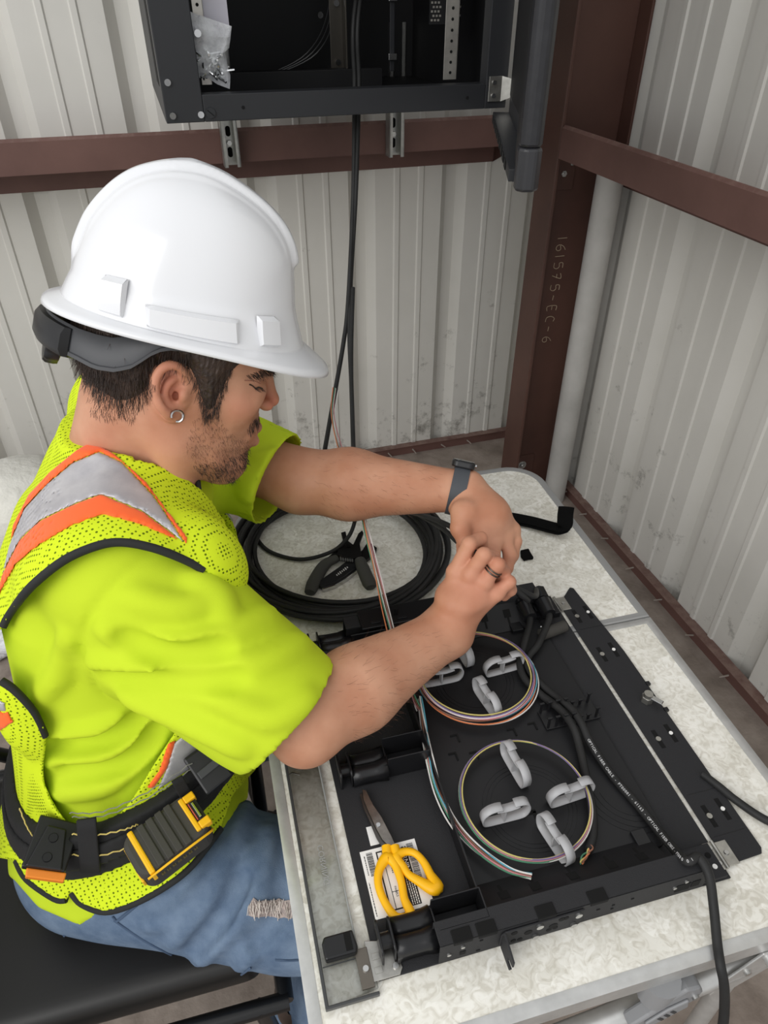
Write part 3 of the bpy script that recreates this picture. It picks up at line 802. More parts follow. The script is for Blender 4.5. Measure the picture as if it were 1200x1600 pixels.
# ------------------------------------------------------------------ clothing
m_shirt = mat('neon_yellow_knit', (198, 219, 50), rough=0.85, spec=0.15, noise=(3, (190, 212, 44), 0.3, 0.7), bump=(900, 0.12, 0.001))
m_jeans = mat('washed_denim', (116, 134, 156), rough=0.85, spec=0.15, noise=(26, (82, 101, 126), 0.30, 0.74), bump=(800, 0.5, 0.001))
m_piping = mat('black_binding', (36, 37, 36), rough=0.8, bump=(900, 0.2, 0.001))
m_orange = mat('orange_trim', (255, 104, 38), rough=0.75, sheen=0.2)
m_silver = mat('reflective_silver_tape', (196, 194, 196), rough=0.38, metal=0.25, noise=(30, (176, 174, 178), 0.35, 0.65), bump=(220, 0.10, 0.001))
m_mesh = mat('neon_mesh_fabric', (214, 246, 34), rough=0.8, spec=0.15)
def mesh_holes(m):
    b = bsdf(m); tc = nd(m, 'ShaderNodeTexCoord'); mp = nd(m, 'ShaderNodeMapping'); mp.inputs['Rotation'].default_value = (0.5, 0.35, 0.6)
    lk(m, tc.outputs['Object'], mp.inputs['Vector'])
    v = nd(m, 'ShaderNodeTexVoronoi', Scale=225.0, Randomness=0.10); lk(m, mp.outputs[0], v.inputs['Vector'])
    r = nd(m, 'ShaderNodeValToRGB'); r.color_ramp.elements[0].position = .25; r.color_ramp.elements[0].color = lin(96, 116, 14); r.color_ramp.elements[1].position = .34; r.color_ramp.elements[1].color = lin(210, 230, 42)
    lk(m, v.outputs['Distance'], r.inputs['Fac']); lk(m, r.outputs['Color'], b.inputs['Base Color'])
    bn = nd(m, 'ShaderNodeBump', Strength=0.5, Distance=0.001); lk(m, r.outputs['Color'], bn.inputs['Height']); lk(m, bn.outputs['Normal'], b.inputs['Normal'])
mesh_holes(m_mesh)
HR = at(452, 1118, .826); HLm = at(436, 750, 1.035)
SM = lerp(SR, SL, .5)
TSL = Loft(A0, B0, SIDE, [(0, 0, .0, .192, .155), (.12, 0, .0, .190, .154), (.22, 0, .002, .187, .151), (.32, 0, .005, .183, .147), (.48, 0, .010, .178, .142), (.70, 0, .020, .180, .142), (.86, 0, .012, .155, .112), (.96, 0, -.01, .10, .085), (1, 0, -.01, .08, .07)])
YOKE = [TSL, Cap(SM + np.array([0, 0, .010]), lerp(SM, SR, .8), .068, .070, k=.05), Cap(SM + np.array([0, 0, .010]), lerp(SM, SL, .8), .068, .070, k=.05),
        Cap(NB + np.array([0, 0, -.02]), SM, .070, .075, k=.04)]
PEL = np.array([-.392, .618, .505])
HIPR, HIPL = PEL - LP*.10, PEL + LP*.10
KR = HIPR + np.array([.385, -.085, -.012]); KL = HIPL + np.array([.40, .12, -.03])
BAX = np.stack([FP, LP, [0, 0, 1]])
YOKE += [Ell(PEL + np.array([0, 0, -.02]), (.175, .202, .095), BAX, k=.03), Cap(HIPR + np.array([-.05, 0, -.02]), lerp(HIPR, KR, .28) + np.array([0, 0, -.012]), .107, .106, k=.03)]
SLEEVE_R = [Cap(lerp(SR, HR, -.05), HR + (HR-SR)*.12, .082, .079, k=.045), Cap(lerp(SR, HR, .25) + np.array([-.03, -.0, -.04]), lerp(SR, HR, .8) + np.array([-.012, 0, -.012]), .070, .070, k=.04)]
SLEEVE_L = [Cap(SL, HLm + (HLm-SL)*.12, .076, .072, k=.045)]
SHIRT = YOKE + SLEEVE_R + SLEEVE_L
def folds(prims, paths, r=.008, proud=.0048, k=.016, sub=False):
    out = []
    for pth in paths:
        pp = spline(np.array(pth, float), 6); P, w = hit(prims, pp)
        for i in range(len(P)-1):
            if abs(w[i]-w[i+1]) > .05: continue
            e = math.sin(math.pi*(i+.5)/(len(P)-1))
            dv = [(P[j]-CAM0)/np.linalg.norm(P[j]-CAM0)*((r-proud*e) if not sub else -(r-proud*e)) for j in (i, i+1)]
            out.append(Cap(P[i]+dv[0], P[i+1]+dv[1], r, r, k=k, sub=sub))
    return out
RIDGES = [[(150, 1035), (250, 1042), (400, 1036), (470, 1004)], [(165, 978), (240, 1008), (330, 1000), (420, 960)], [(205, 930), (280, 950), (350, 930)],
          [(75, 1150), (140, 1142), (205, 1118)], [(80, 1185), (165, 1172), (225, 1130)], [(90, 1235), (170, 1222), (245, 1150)], [(200, 1085), (300, 1130), (380, 1165)],
          [(300, 905), (335, 930), (350, 960)], [(330, 1080), (420, 1120), (480, 1090)], [(60, 1090), (95, 1050), (110, 990)], [(400, 720), (440, 716), (480, 700)], [(385, 770), (420, 762), (460, 730)], [(375, 740), (410, 745), (455, 715)]]
GROOVE = [[(160, 1060), (260, 1068), (372, 1062)], [(190, 1000), (270, 1026), (350, 1015)], [(80, 1168), (165, 1156), (225, 1120)], [(100, 1210), (190, 1195), (250, 1140)]]
SEAM = [[(240, 858), (205, 888), (154, 942), (126, 1003), (140, 1055), (160, 1090), (205, 1112)]]
shirt_f = SHIRT + folds(SHIRT, RIDGES) + folds(SHIRT, GROOVE, r=.008, proud=.0045, k=.014, sub=True) + folds(SHIRT, SEAM, r=.004, proud=.0014, k=.005, sub=True)
def plane_d(g, p, n): return (g.wx-p[0])*n[0] + (g.wy-p[1])*n[1] + (g.wz-p[2])*n[2]
sg = Grid((-.66, .34, .42), (.04, 1.14, 1.10), .0042)
sg.put(shirt_f)
def unit(v): return v/np.linalg.norm(v)
def hem(g, S, H, rin, rout):
    n = unit(H - S); d = plane_d(g, H, n)
    rad = np.sqrt(np.maximum((g.wx-H[0])**2 + (g.wy-H[1])**2 + (g.wz-H[2])**2 - d*d, 0))
    mk = rad < 0.14
    g.f = np.where(mk, np.maximum(g.f, d), g.f)
    g.f = np.where(mk, smax(g.f, -np.maximum(rad - rin, -(d + .07)), .004), g.f).astype(np.float32)
hem(sg, SR, HR, .073, .08); hem(sg, SL, HLm, .067, .08)
# neck opening of the shirt and bottom hem
cn = Grid((-.64, .34, .46), (.04, 1.14, 1.10), .0042).put([Cap(NB, NT, .071, .066, k=.01), Cap(NB, NB + FP*.05 + np.array([0, 0, -.01]), .060, .045, k=.02)]) if False else None
nk = Cap(NB + np.array([0, 0, -.03]), NT, .0705, .064); dn = nk.d(sg.wx, sg.wy, sg.wz); sg.f = np.maximum(sg.f, -dn).astype(np.float32)
lowz = 0.470 + 0.0*sg.wx
hu, hv, hw_ = pix(sg.wx, sg.wy, sg.wz)
sg.f = np.maximum.reduce([sg.f, 0.43 - sg.wz, (hv - np.interp(hu, [-80, 20, 60, 125, 160, 230, 300, 400], [1340, 1372, 1418, 1446, 1425, 1400, 1360, 1230]))*hw_/FOC]).astype(np.float32); del hu, hv, hw_
Vs, Fs = sg.mesh(3)
shirt = np_obj('t_shirt', Vs, Fs, m_shirt, person); tag(shirt, 'neon yellow short-sleeved shirt')
del sg

# ---- safety vest: a shell over the shirt cut by its armhole and neckline
VRES = .0030
vlo, vhi = np.array((-.66, .34, .43)), np.array((-.05, 1.04, 1.10))
VESTP = YOKE + [Cap(lerp(SM, SR, .6) - FP*.012, lerp(SR, HR, .06) - FP*.016, .086, .097, k=.04), Cap(lerp(SM, SL, .6), SL, .074, .084, k=.03)]
VFOLD = folds(VESTP, [[(20, 1010), (40, 1060), (60, 1130)], [(330, 800), (350, 880), (365, 940)], [(300, 850), (335, 900), (350, 960)]], r=.012, proud=.005, k=.03)
vg = Grid(vlo, vhi, VRES); vg.put(VESTP + VFOLD); base_v = vg.f.copy()
U_, V_, W_ = pix(vg.wx, vg.wy, vg.wz)
band = np.abs(base_v - .010) < .020
bu, bv_, bw = U_[band], V_[band], W_[band]
def cut(poly, smoothn=0):                # distance (m) to a cookie-cutter drawn on the garment
    out = np.full(base_v.shape, 0.05, np.float32); pl = spline(np.array(poly, float), 4, closed=True) if smoothn else poly
    out[band] = poly_sd(bu, bv_, pl)*bw/FOC; return out
def shell(mid, half): return np.abs(base_v - mid) - half
ARMHOLE = [(-40, 1020), (0, 985), (18, 955), (50, 915), (100, 875), (150, 853), (190, 847), (240, 856), (290, 875), (322, 893), (345, 925), (352, 985), (335, 1060), (300, 1112), (275, 1142), (240, 1195), (205, 1250), (165, 1290), (120, 1300), (70, 1225), (72, 1150), (52, 1112), (22, 1078), (-40, 1050)]
neck_d = Cap(NB + np.array([0, 0, -.05]) + FP*.012, NT, .084, .072).d(vg.wx, vg.wy, vg.wz)
# V opening down the front
vq = (vg.wx-NB[0])*LP[0] + (vg.wy-NB[1])*LP[1]; vfr = (vg.wx-NB[0])*FP[0] + (vg.wy-NB[1])*FP[1]; vdn = NB[2] - vg.wz
vopen = np.where(vfr > .02, np.abs(vq - .012) - np.clip(.085 - .22*np.maximum(vdn, 0), .012, .085), .05)
hole = cut(ARMHOLE, 1)
# only the near side is opened by the traced armhole; mirror it for the far side through the body's mid-plane
skirt = np.full(base_v.shape, -.05, np.float32); skirt[band] = (bv_ - np.interp(bu, [-60, 25, 40, 85, 105, 112, 125, 165, 210, 260, 300, 345, 365, 420], [1330, 1345, 1372, 1404, 1406, 1392, 1412, 1425, 1412, 1385, 1352, 1295, 1240, 1180]))*bw/FOC
common = np.maximum.reduce([-neck_d, -vopen, skirt])
vg.f = np.maximum.reduce([shell(.0095, .0040), -hole, common]).astype(np.float32)
Vv, Fv = vg.mesh(1)
vest = np_obj('safety_vest', Vv, Fv, m_mesh, person); tag(vest, 'neon yellow mesh safety vest with orange and silver stripes')
def patch(name, poly, m, lift=.0138, half=.0022, far=None):
    c = cut(poly)
    c = np.maximum.reduce([shell(lift, half), c, common, -hole])
    if far is not None: c = np.maximum(c, (W_ - far[1])); c = np.maximum(c, far[0] - W_)
    vg.f = c.astype(np.float32); V, F = vg.mesh(1)
    if len(F):
        V, F = main_island(V, F); return np_obj(name, V, F, m, vest)
L1 = [(-5, 935), (25, 880), (60, 852), (110, 822), (160, 803), (215, 818), (292, 850)]
L2 = [(2, 900), (30, 845), (60, 815), (110, 790), (158, 772), (225, 800), (290, 850)]
L3 = [(15, 850), (38, 795), (75, 755), (115, 722), (155, 706), (190, 722), (240, 775), (292, 852)]
L4 = [(20, 820), (45, 772), (80, 735), (120, 703), (142, 690), (178, 708), (228, 752), (294, 840)]
patch('orange_band', L1 + L2[::-1], m_orange, far=(0, .95)); patch('silver_band', L2 + L3[::-1], m_silver, far=(0, .95)); patch('orange_band', L3 + L4[::-1], m_orange, far=(0, .95))
patch('silver_band', [(342, 745), (366, 715), (368, 800), (358, 850), (344, 800)], m_silver, far=(.8, 1.4))
patch('orange_band', [(366, 715), (376, 700), (380, 720), (368, 770)], m_orange, far=(.8, 1.4))
patch('silver_band', [(272, 1160), (296, 1142), (330, 1165), (300, 1200), (245, 1235), (262, 1195)], m_silver)
patch('orange_band', [(262, 1162), (276, 1155), (262, 1200), (240, 1232), (228, 1232), (248, 1205)], m_orange)
patch('orange_band', [(-20, 1110), (12, 1112), (22, 1128), (-20, 1155)], m_orange)
patch('silver_band', [(-20, 1085), (8, 1098), (12, 1112), (-20, 1110)], m_silver)
# dark binding along the armhole
vsurf = VESTP + VFOLD
def binding(path, r=.0048, parent=None, off=.010, prims=None, wmax=.045):
    pp = spline(np.array(path, float), 5); P, w = hit(prims or vsurf, pp, off=off)
    seg = [P[0]]; out = []
    segs = []
    for i in range(1, len(P)):
        if abs(w[i]-w[i-1]) > wmax: segs.append(seg); seg = []
        seg.append(P[i])
    for seg in segs + [seg]:
        if len(seg) > 3: MB().tube(seg, r, 8).build('binding', m_piping, parent, smooth=60)
binding([(4, 980), (18, 955), (50, 915), (100, 875), (150, 853), (190, 847), (240, 856), (290, 875), (318, 890)], parent=vest, wmax=.2)
binding([(26, 1345), (42, 1373), (85, 1403), (104, 1405)], parent=vest)
binding([(112, 1394), (128, 1412), (165, 1424), (210, 1411), (260, 1384), (300, 1352), (345, 1294)], parent=vest)
binding([(139, 645), (134, 668), (140, 692)], r=.0035, parent=vest)
binding([(309, 752), (313, 785), (319, 820), (328, 850)], r=.0035, parent=vest)
binding([(2, 1064), (22, 1078), (52, 1112), (70, 1150)], parent=vest)
del vg, base_v, U_, V_, W_, band, bu, bv_, bw, hole, common, neck_d, vq, vfr, vdn, vopen

# ---- jeans and boots
AR_, AL_ = np.array([-.125, .445, .10]), np.array([.05, .88, .10])
JEANS = [Ell(PEL + np.array([.0, 0, -.02]), (.165, .190, .088), np.stack([FP, LP, [0, 0, 1]]), k=.04),
         Cap(HIPR + np.array([-.05, .0, -.02]), KR, .099, .082, k=.05), Cap(HIPL, KL, .10, .08, k=.05),
         Cap(HIPR + np.array([.02, -.01, -.01]), lerp(HIPR, KR, .6) + np.array([0, -.012, -.012]), .085, .08, k=.04),
         Cap(KR, AR_, .078, .066, k=.04), Cap(KL, AL_, .078, .066, k=.04)]
JR = [[(230, 1440), (290, 1420), (360, 1330), (385, 1260)], [(310, 1500), (370, 1440), (395, 1380), (400, 1330)], [(370, 1515), (420, 1450), (455, 1410)], [(420, 1300), (415, 1350), (400, 1420)], [(120, 1470), (200, 1500), (290, 1520)], [(270, 1470), (330, 1400), (350, 1330)]]
jf = JEANS + folds(JEANS, JR, r=.009, proud=.0062, k=.013) + folds(JEANS, [[(300, 1490), (350, 1430), (378, 1370)], [(395, 1480), (428, 1440), (448, 1390)]], r=.009, proud=.005, k=.012, sub=True)
jg = Grid((-.62, .24, .02), (.16, 1.0, .66), .0055); jg.put(jf)
jg.f = np.maximum(jg.f, .13 - jg.wz).astype(np.float32)
jg.f = np.maximum(jg.f, jg.wz - .60).astype(np.float32)
Vj, Fj = jg.mesh(1); del jg
jeans = np_obj('jeans', Vj, Fj, m_jeans, person); tag(jeans, 'faded blue jeans with a ripped knee')
# seams, pocket edge and the ripped knee
m_seam = mat('denim_seam', (70, 88, 112), rough=0.85); m_thread = mat('pale_denim_thread', (206, 196, 188), rough=0.9)
def seam(path, r=.0016, m=None, nm='seam'):
    P, w = hit(jf, spline(np.array(path, float), 4), off=.0006); return MB().tube(P, r, 6).build(nm, m or m_seam, jeans, smooth=60)
seam([(178, 1438), (225, 1470), (280, 1498), (335, 1527)]); seam([(100, 1462), (135, 1485), (190, 1508), (258, 1525)])
seam([(182, 1440), (225, 1405), (262, 1372), (285, 1345)], r=.002); seam([(176, 1432), (182, 1440)]); seam([(366, 1228), (385, 1222), (398, 1218)], r=.002)
seam([(335, 1530), (352, 1534), (372, 1526), (392, 1512)]); seam([(430, 1500), (450, 1501), (466, 1500)])
rg_ = np.random.default_rng(3)
rip = np.array([[(388 + 8*i, 1408 + 26*j/4 + (4 if i == 0 else 0)*(2-j)/2) for j in range(5)] for i in range(10)], float)
rip[:, 0, 1] += rg_.normal(0, 2.2, 10); rip[:, -1, 1] += rg_.normal(0, 2.2, 10)
P, w = hit(jf, rip.reshape(-1, 2), off=.0012)
rp = MB().grid(P.reshape(10, 5, 3)).build('ripped_patch', mat('frayed_patch', (190, 174, 166), rough=0.95, noise=(160, (150, 140, 138), 0.35, 0.65), bump=(600, 0.6, 0.002)), jeans, smooth=60); tag(rp, 'pale frayed rip over the knee')
mbt = MB(); q3 = []; of = []
for k in range(60):
    u0 = rg_.uniform(388, 462); v0 = rg_.uniform(1404, 1416); L_ = rg_.uniform(10, 26); sl = rg_.normal(0, 4)
    q3 += [(u0, v0), (u0+sl*.5, v0+L_*.5), (u0+sl, v0+L_)]; of += [.0020 + rg_.uniform(0, .0015)]*3
Q, w = hit(jf, np.array(q3), off=np.array(of))
for k in range(60): mbt.tube(Q[3*k:3*k+3], .0005, 4)
fo = mbt.build('frayed_threads', m_thread, jeans); fo['kind'] = 'stuff'
m_boot = mat('brown_boot_leather', (70, 56, 48), rough=0.6, bump=(60, 0.2, 0.002)); m_sole = mat('rubber_sole', (30, 28, 27), rough=0.8)
for A_, dirn in ((AR_, np.array([.9, .42, 0])), (AL_, np.array([.97, .25, 0]))):
    dirn = unit(dirn); bgd = Grid(A_ + np.array([-.16, -.16, -.11]), A_ + np.array([.30, .25, .12]), .005)
    bgd.put([Cap(A_ + np.array([0, 0, .09]), A_ + np.array([0, 0, -.03]), .052, .05, k=.03), Cap(A_ + np.array([0, 0, -.045]) - dirn*.02, A_ + dirn*.15 + np.array([0, 0, -.055]), .045, .042, k=.04)])
    bgd.f = np.maximum(bgd.f, .018 - bgd.wz).astype(np.float32)
    V, F = bgd.mesh(1); bt = np_obj('boot', V, F, m_boot, person)
    bgd.f = np.full(bgd.f.shape, 1, np.float32); bgd.put([Cap(A_ - dirn*.03 + np.array([0, 0, -.085]), A_ + dirn*.16 + np.array([0, 0, -.085]), .052, .05, k=.02)])
    bgd.f = np.maximum.reduce([bgd.f, .001 - bgd.wz, bgd.wz - .022]).astype(np.float32); V, F = bgd.mesh(1); np_obj('sole', V, F, m_sole, bt)
# ------------------------------------------------------------------ hair, beard, hard hat
m_hair = mat('dark_brown_hair', (70, 55, 47), rough=0.5, noise=(60, (44, 34, 30), 0.35, 0.65), bump=(260, 0.5, 0.003))
HAIR = [(60, 440), (430, 470), (432, 566), (424, 580), (400, 572), (376, 574), (362, 584), (352, 604), (344, 628), (336, 645), (322, 644), (314, 622), (308, 598), (297, 575), (283, 566), (268, 562), (250, 566), (238, 578), (232, 600), (222, 622), (204, 640), (182, 650), (158, 648), (140, 640), (110, 620), (60, 520)]
hp2 = np.array([hl(u, v, .745)[[0, 2]] for u, v in HAIR])
hd2 = poly_sd(X2, Z2, hp2)
streak = 0.0007*np.sin(X2*1100 + 4*np.sin(Z2*50)) + 0.0006*np.sin(X2*1900 + Z2*350)
thick = np.interp(X2, [-.15, -.10, -.04, .06], [.016, .012, .008, .006]) * np.clip(-hd2/.012, .25, 1) + streak
hg.f = np.maximum(head_base - thick[:, None, :]*.72, hd2[:, None, :]).astype(np.float32)
Vq, Fq = hg.mesh(1)
hair = np_obj('hair', Vq, Fq, m_hair, person); tag(hair, 'short dark brown hair under the hard hat')
# loose strands along the hair edges, sideburn and stubble
def strands(name, pts, dirs, length, rad, m, jit=.35, seed=1):
    rg = np.random.default_rng(seed); mb = MB()
    for p, d in zip(pts, dirs):
        d = d/np.linalg.norm(d) + rg.normal(0, jit, 3)*.5; d /= np.linalg.norm(d); L = length*rg.uniform(.5, 1.3)
        q = np.cross(d, rg.normal(size=3)); q /= np.linalg.norm(q)+1e-9
        a = p; b_ = p + d*L*.6; c = p + d*L + q*L*.15
        mb.tube([a, b_, c], [rad, rad*.8, rad*.25], 3, caps=False)
    return mb.build(name, m, person, smooth=180)
def verts_in(V, poly, nmax, seed):
    u, v, w = pix(V[:, 0], V[:, 1], V[:, 2]); ok = (poly_sd(u, v, poly) < 0) & (((V - HC) @ HY) < .006)
    idx = np.nonzero(ok)[0]; rg = np.random.default_rng(seed)
    return V[rg.choice(idx, min(nmax, len(idx)), replace=False)] if len(idx) else np.zeros((0, 3))
tocam = -HY*.35
m_stub = mat('beard_hair', (84, 60, 48), rough=0.6)
P_ = verts_in(Vh, [(296, 575), (365, 575), (352, 612), (342, 650), (318, 655), (308, 615)], 420, 3)
strands('sideburn_hair', P_, [-HZ*1.0 + HX*.15 + tocam]*len(P_), .011, .00030, m_hair, seed=3)
P_ = verts_in(Vh, [(236, 585), (244, 605), (226, 636), (205, 656), (170, 660), (142, 648), (134, 610)], 420, 4)
strands('nape_hair', P_, [-HZ*1.0 + HX*.25 + tocam*.5]*len(P_), .007, .00024, m_stub, seed=4)
P_ = verts_in(Vq, [(60, 470), (300, 540), (300, 570), (240, 600), (200, 650), (140, 640), (90, 560)], 1500, 14)
strands('hair_strands', P_, [-HZ*1.0 + HX*.12 - HY*.12]*len(P_), .020, .00040, m_hair, jit=.2, seed=14)
P_ = verts_in(Vh, [(300, 728), (330, 722), (372, 712), (392, 700), (388, 722), (364, 752), (330, 752)], 380, 5)
strands('chin_beard', P_, [-HZ*.7 + HX*.6 + tocam*.6]*len(P_), .006, .00030, m_hair, seed=5)
P_ = verts_in(Vh, [(384, 674), (392, 660), (402, 650), (411, 648), (409, 660), (400, 670), (391, 677)], 110, 6)
strands('moustache', P_, [-HZ*.7 + HX*.28 + tocam*.5]*len(P_), .0068, .00026, m_hair, jit=.2, seed=6)
P_ = verts_in(Vh, [(302, 655), (340, 645), (365, 680), (392, 690), (385, 712), (360, 722), (312, 732), (288, 700)], 520, 7)
strands('stubble', P_, [-HZ*.8 + HX*.5 + tocam*.5]*len(P_), 0.0034, .00014, m_stub, seed=7)
P_ = verts_in(Vh, [(380, 588), (400, 580), (420, 572), (424, 580), (402, 590)], 130, 8)
strands('eyebrow', P_, [HX*.8 - HZ*.45 + tocam*.6]*len(P_), .009, .00030, m_hair, seed=8)
hu_, hv_, hw2 = pix(Vh[:, 0], Vh[:, 1], Vh[:, 2])
def surf(u, v, lift=.0005):
    k = np.argsort((hu_-u)**2 + (hv_-v)**2 + (np.maximum(hw2-.83, 0)*4000)**2)[:6]; k = k[np.argmin(hw2[k])]
    p = Vh[k]; return p + (CAM0 - p)/np.linalg.norm(CAM0 - p)*lift
lid = [surf(u, v) for u, v in [(391, 603), (396, 603.5), (401, 604.5), (406, 606), (412, 608)]]
MB().tube(spline(np.array(lid), 4), .0009, 6).build('eyelid_line', m_hair, person, smooth=60)
el = spline(np.array(lid), 5)[6:]
strands('eyelash', el, [HX*.9 - HZ*.6 + tocam*.5]*len(el), .0065, .00026, m_hair, jit=.12, seed=9)
cr = [surf(u, v) for u, v in [(384, 595), (392, 595), (401, 597), (409, 600)]]
MB().tube(spline(np.array(cr), 4), .0006, 5).build('eyelid_crease', mat('lid_crease', (168, 116, 94), rough=0.6), person, smooth=60)
# fine hairs on the forearms
def arm_hair(V, a, b_, n, seed, dirn):
    rg2 = np.random.default_rng(seed); t = ((V-a) @ (b_-a))/((b_-a) @ (b_-a)); ok = np.nonzero((t > .12) & (t < .85))[0]
    P = V[rg2.choice(ok, n, replace=False)]
    cen2 = a + np.clip(((P-a) @ (b_-a))/((b_-a) @ (b_-a)), 0, 1)[:, None]*(b_-a); nn = P - cen2; nn /= np.linalg.norm(nn, axis=1)[:, None]
    return strands('arm_hair', P, list(nn*.45 + dirn), .011, .00010, mat('arm_hair', (112, 78, 60), rough=0.6), jit=.5, seed=seed)
arm_hair(Vr, ER, WR, 420, 21, unit(WR-ER) + np.array([0, -.3, -.2])); arm_hair(Vl, EL, WL, 420, 22, unit(WL-EL) + np.array([0, -.3, -.3]))
m_steel = mat('polished_steel', (190, 190, 190), rough=0.15, metal=1.0)
c0 = e3(277, 650, -.004); mb = MB(); pts = []
for k in range(15):
    a = math.radians(-30 + 300*k/14 - 60); pts.append(c0 + HX*.0062*math.cos(a) + HZ*(.0065*math.sin(a)))
mb.tube(pts, .0016, 6); mb.build('earring', m_steel, person, smooth=60)

# ---- hard hat
m_hat = mat('white_hat_plastic', (224, 225, 228), rough=0.22, spec=0.5, coat=0.3)
m_sus = mat('grey_suspension_plastic', (70, 71, 74), rough=0.5, bump=(300, 0.05, 0.001))
m_blkp = mat('black_plastic', (24, 24, 26), rough=0.38)
hat = thing('hard_hat', 'glossy white hard hat worn by the seated worker', 'hard hat', loc=tuple(HC))
LV = [((101, 452), (470, 538), .101), ((105, 425), (466, 492), .1005), ((113, 393), (465, 446), .098), ((127, 358), (462, 404), .0925), ((147, 323), (448, 364), .084), ((176, 291), (424, 331), .0715), ((207, 270), (391, 302), .0555), ((241, 259), (349, 274), .034), ((276, 254), (306, 256), .010), ((288, 254), (292, 254), .001)]
bk = np.array([hl(*l[0])[[0, 2]] for l in LV]); fr = np.array([hl(*l[1])[[0, 2]] for l in LV]); wd = np.array([l[2] for l in LV])
ts = np.linspace(0, 1, len(LV))
def hatS(phi, t):
    """phi 0 = front, pi = back; local coordinates of the shell"""
    i = np.array([[np.interp(t, ts, a) for a in (bkS[:, 0], bkS[:, 1], frS[:, 0], frS[:, 1], wdS)]])[0]
    xb, zb, xf, zf, w = i; c = math.cos(phi); s_ = math.sin(phi)
    e = 2/2.25; cx = math.copysign(abs(c)**e, c); sy = math.copysign(abs(s_)**e, s_)
    return np.array([(xf+xb)/2 + (xf-xb)/2*cx, w*sy, zb + (zf-zb)*(1+cx)/2])
N_ = 60
tt = np.linspace(0, 1, N_+1)
def dens(a):
    pp = spline(np.stack([ts*3, a], 1), 12); return np.interp(tt*3, pp[:, 0], pp[:, 1])
bkS = np.stack([dens(bk[:, 0]), dens(bk[:, 1])], 1); frS = np.stack([dens(fr[:, 0]), dens(fr[:, 1])], 1); wdS = dens(wd); ts = tt
NP = 160; rows = []
def nrm(phi, t, h=.004):
    a = hatS(phi+h, t) - hatS(phi-h, t); b_ = hatS(phi, min(t+h, 1)) - hatS(phi, max(t-h, 0)); n = np.cross(a, b_); l = np.linalg.norm(n)
    n = n/l if l > 1e-12 else np.array([0, 0, 1.0]); return n
cen = np.array([(bk[0, 0]+fr[0, 0])/2, 0, bk[2, 1]])
def outn(phi, t):
    p = hatS(phi, t); n = nrm(phi, t)
    return p, (n if n @ (p-cen) > 0 else -n)
# brim rows outside the dome, then dome rows
PH = [2*math.pi*k/NP for k in range(NP)]
for q in (1.0, .97, .8, .55, .3, .12):
    row = []
    for phi in PH:
        c = math.cos(phi); f = max(0, c)**2.2; bkf = max(0, -c)**2
        out = .011 + .026*f + .006*bkf; p = hatS(phi, 0); d = np.array([math.cos(phi)*.9, math.sin(phi)*1.0, 0]); d /= np.linalg.norm(d)
        drop = .006*q + .012*f*q**1.3 + .004*bkf*q
        row.append(p + d*out*q**1.15 - np.array([0, 0, drop]) - (np.array([0, 0, .003]) if q == 1.0 else 0))
    rows.append(row)
ridge = lambda y, x: np.clip((.026 - abs(y))/.007, 0, 1)
for i, t in enumerate(np.concatenate([[0, .008, .02], np.linspace(.04, 1, 58)])):
    row = []
    for phi in PH:
        p, n = outn(phi, t)
        rr = ridge(p[1], p[0]) * np.clip((t-.16)/.14 if math.cos(phi) < 0 else (t-.30)/.03, 0, 1)
        rr = rr*rr*(3-2*rr)
        g2 = np.clip((.040 - abs(p[1]))/.006, 0, 1)*np.clip((t-.3)/.1, 0, 1)
        row.append(p + n*(.0065*rr + .0016*g2 - .0065*min(1, t/.15)))
    rows.append(row)
mb = MB(); mb.grid(rows, closed_v=True)
sh = mb.build('shell', m_hat, hat, smooth=180); sol = sh.modifiers.new('solid', 'SOLIDIFY'); sol.thickness = .0028; sol.offset = -1
hat.rotation_euler = Matrix([list(HX), list(HY), list(HZ)]).transposed().to_euler()
def raised(phi0, phi1, t0, t1, h, name='accessory_slot', ends=.25, curve=0.0):
    n1, n2 = 14, 8; P = []
    for i in range(n1+1):
        row = []
        for j in range(n2+1):
            a = i/n1; b_ = j/n2; phi = phi0 + (phi1-phi0)*a; t = t0 + (t1-t0)*b_ + curve*(a-.5)
            p, n = outn(phi, max(t, 0)); e = min(1, min(i, n1-i)/1.0)*min(1, min(j, n2-j)/1.0)
            k = h if (0 < i < n1 and 0 < j < n2) else -.001
            row.append(p + n*k)
        P.append(row)
    o = MB().grid(P).build(name, m_hat, hat, smooth=35); return o
D_ = math.radians
raised(D_(-104), D_(-66), .015, .115, .0075)
raised(D_(-126), D_(-113), .02, .20, .007)
raised(D_(-56), D_(-43), .02, .135, .008)
raised(D_(66), D_(104), .015, .115, .0075)
raised(D_(43), D_(56), .02, .135, .008)
# suspension head band (strip around the head), lower edge arched over the ear
bx0, ba, bb = -.022, .124, .0905
low = np.array([hl(u, v, .742)[[0, 2]] for u, v in [(120, 566), (150, 577), (182, 579), (212, 571), (232, 555), (250, 546), (270, 543), (310, 549), (350, 559), (395, 570), (420, 574)]])
upz = np.array([hl(u, v, .742)[[0, 2]] for u, v in [(120, 516), (150, 522), (182, 526), (205, 520), (230, 512), (250, 508), (270, 508), (310, 515), (350, 525), (395, 540), (420, 548)]])
rows = []
for k in range(97):
    ph = 2*math.pi*k/96; x = bx0 + ba*math.cos(ph); y = bb*math.sin(ph)
    zl = np.interp(x, low[:, 0], low[:, 1]); zu = max(zl + .012, np.interp(x, upz[:, 0], upz[:, 1]))
    n = np.array([math.cos(ph)/ba, math.sin(ph)/bb, 0]); n /= np.linalg.norm(n)
    rows.append([np.array([x, y, zl]) + n*.0, np.array([x, y, zl+.0012]) + n*.0035, np.array([x, y, zl+.005]) + n*.0035, np.array([x, y, zl+.006]) + n*.0018, np.array([x, y, zu]) + n*.002])
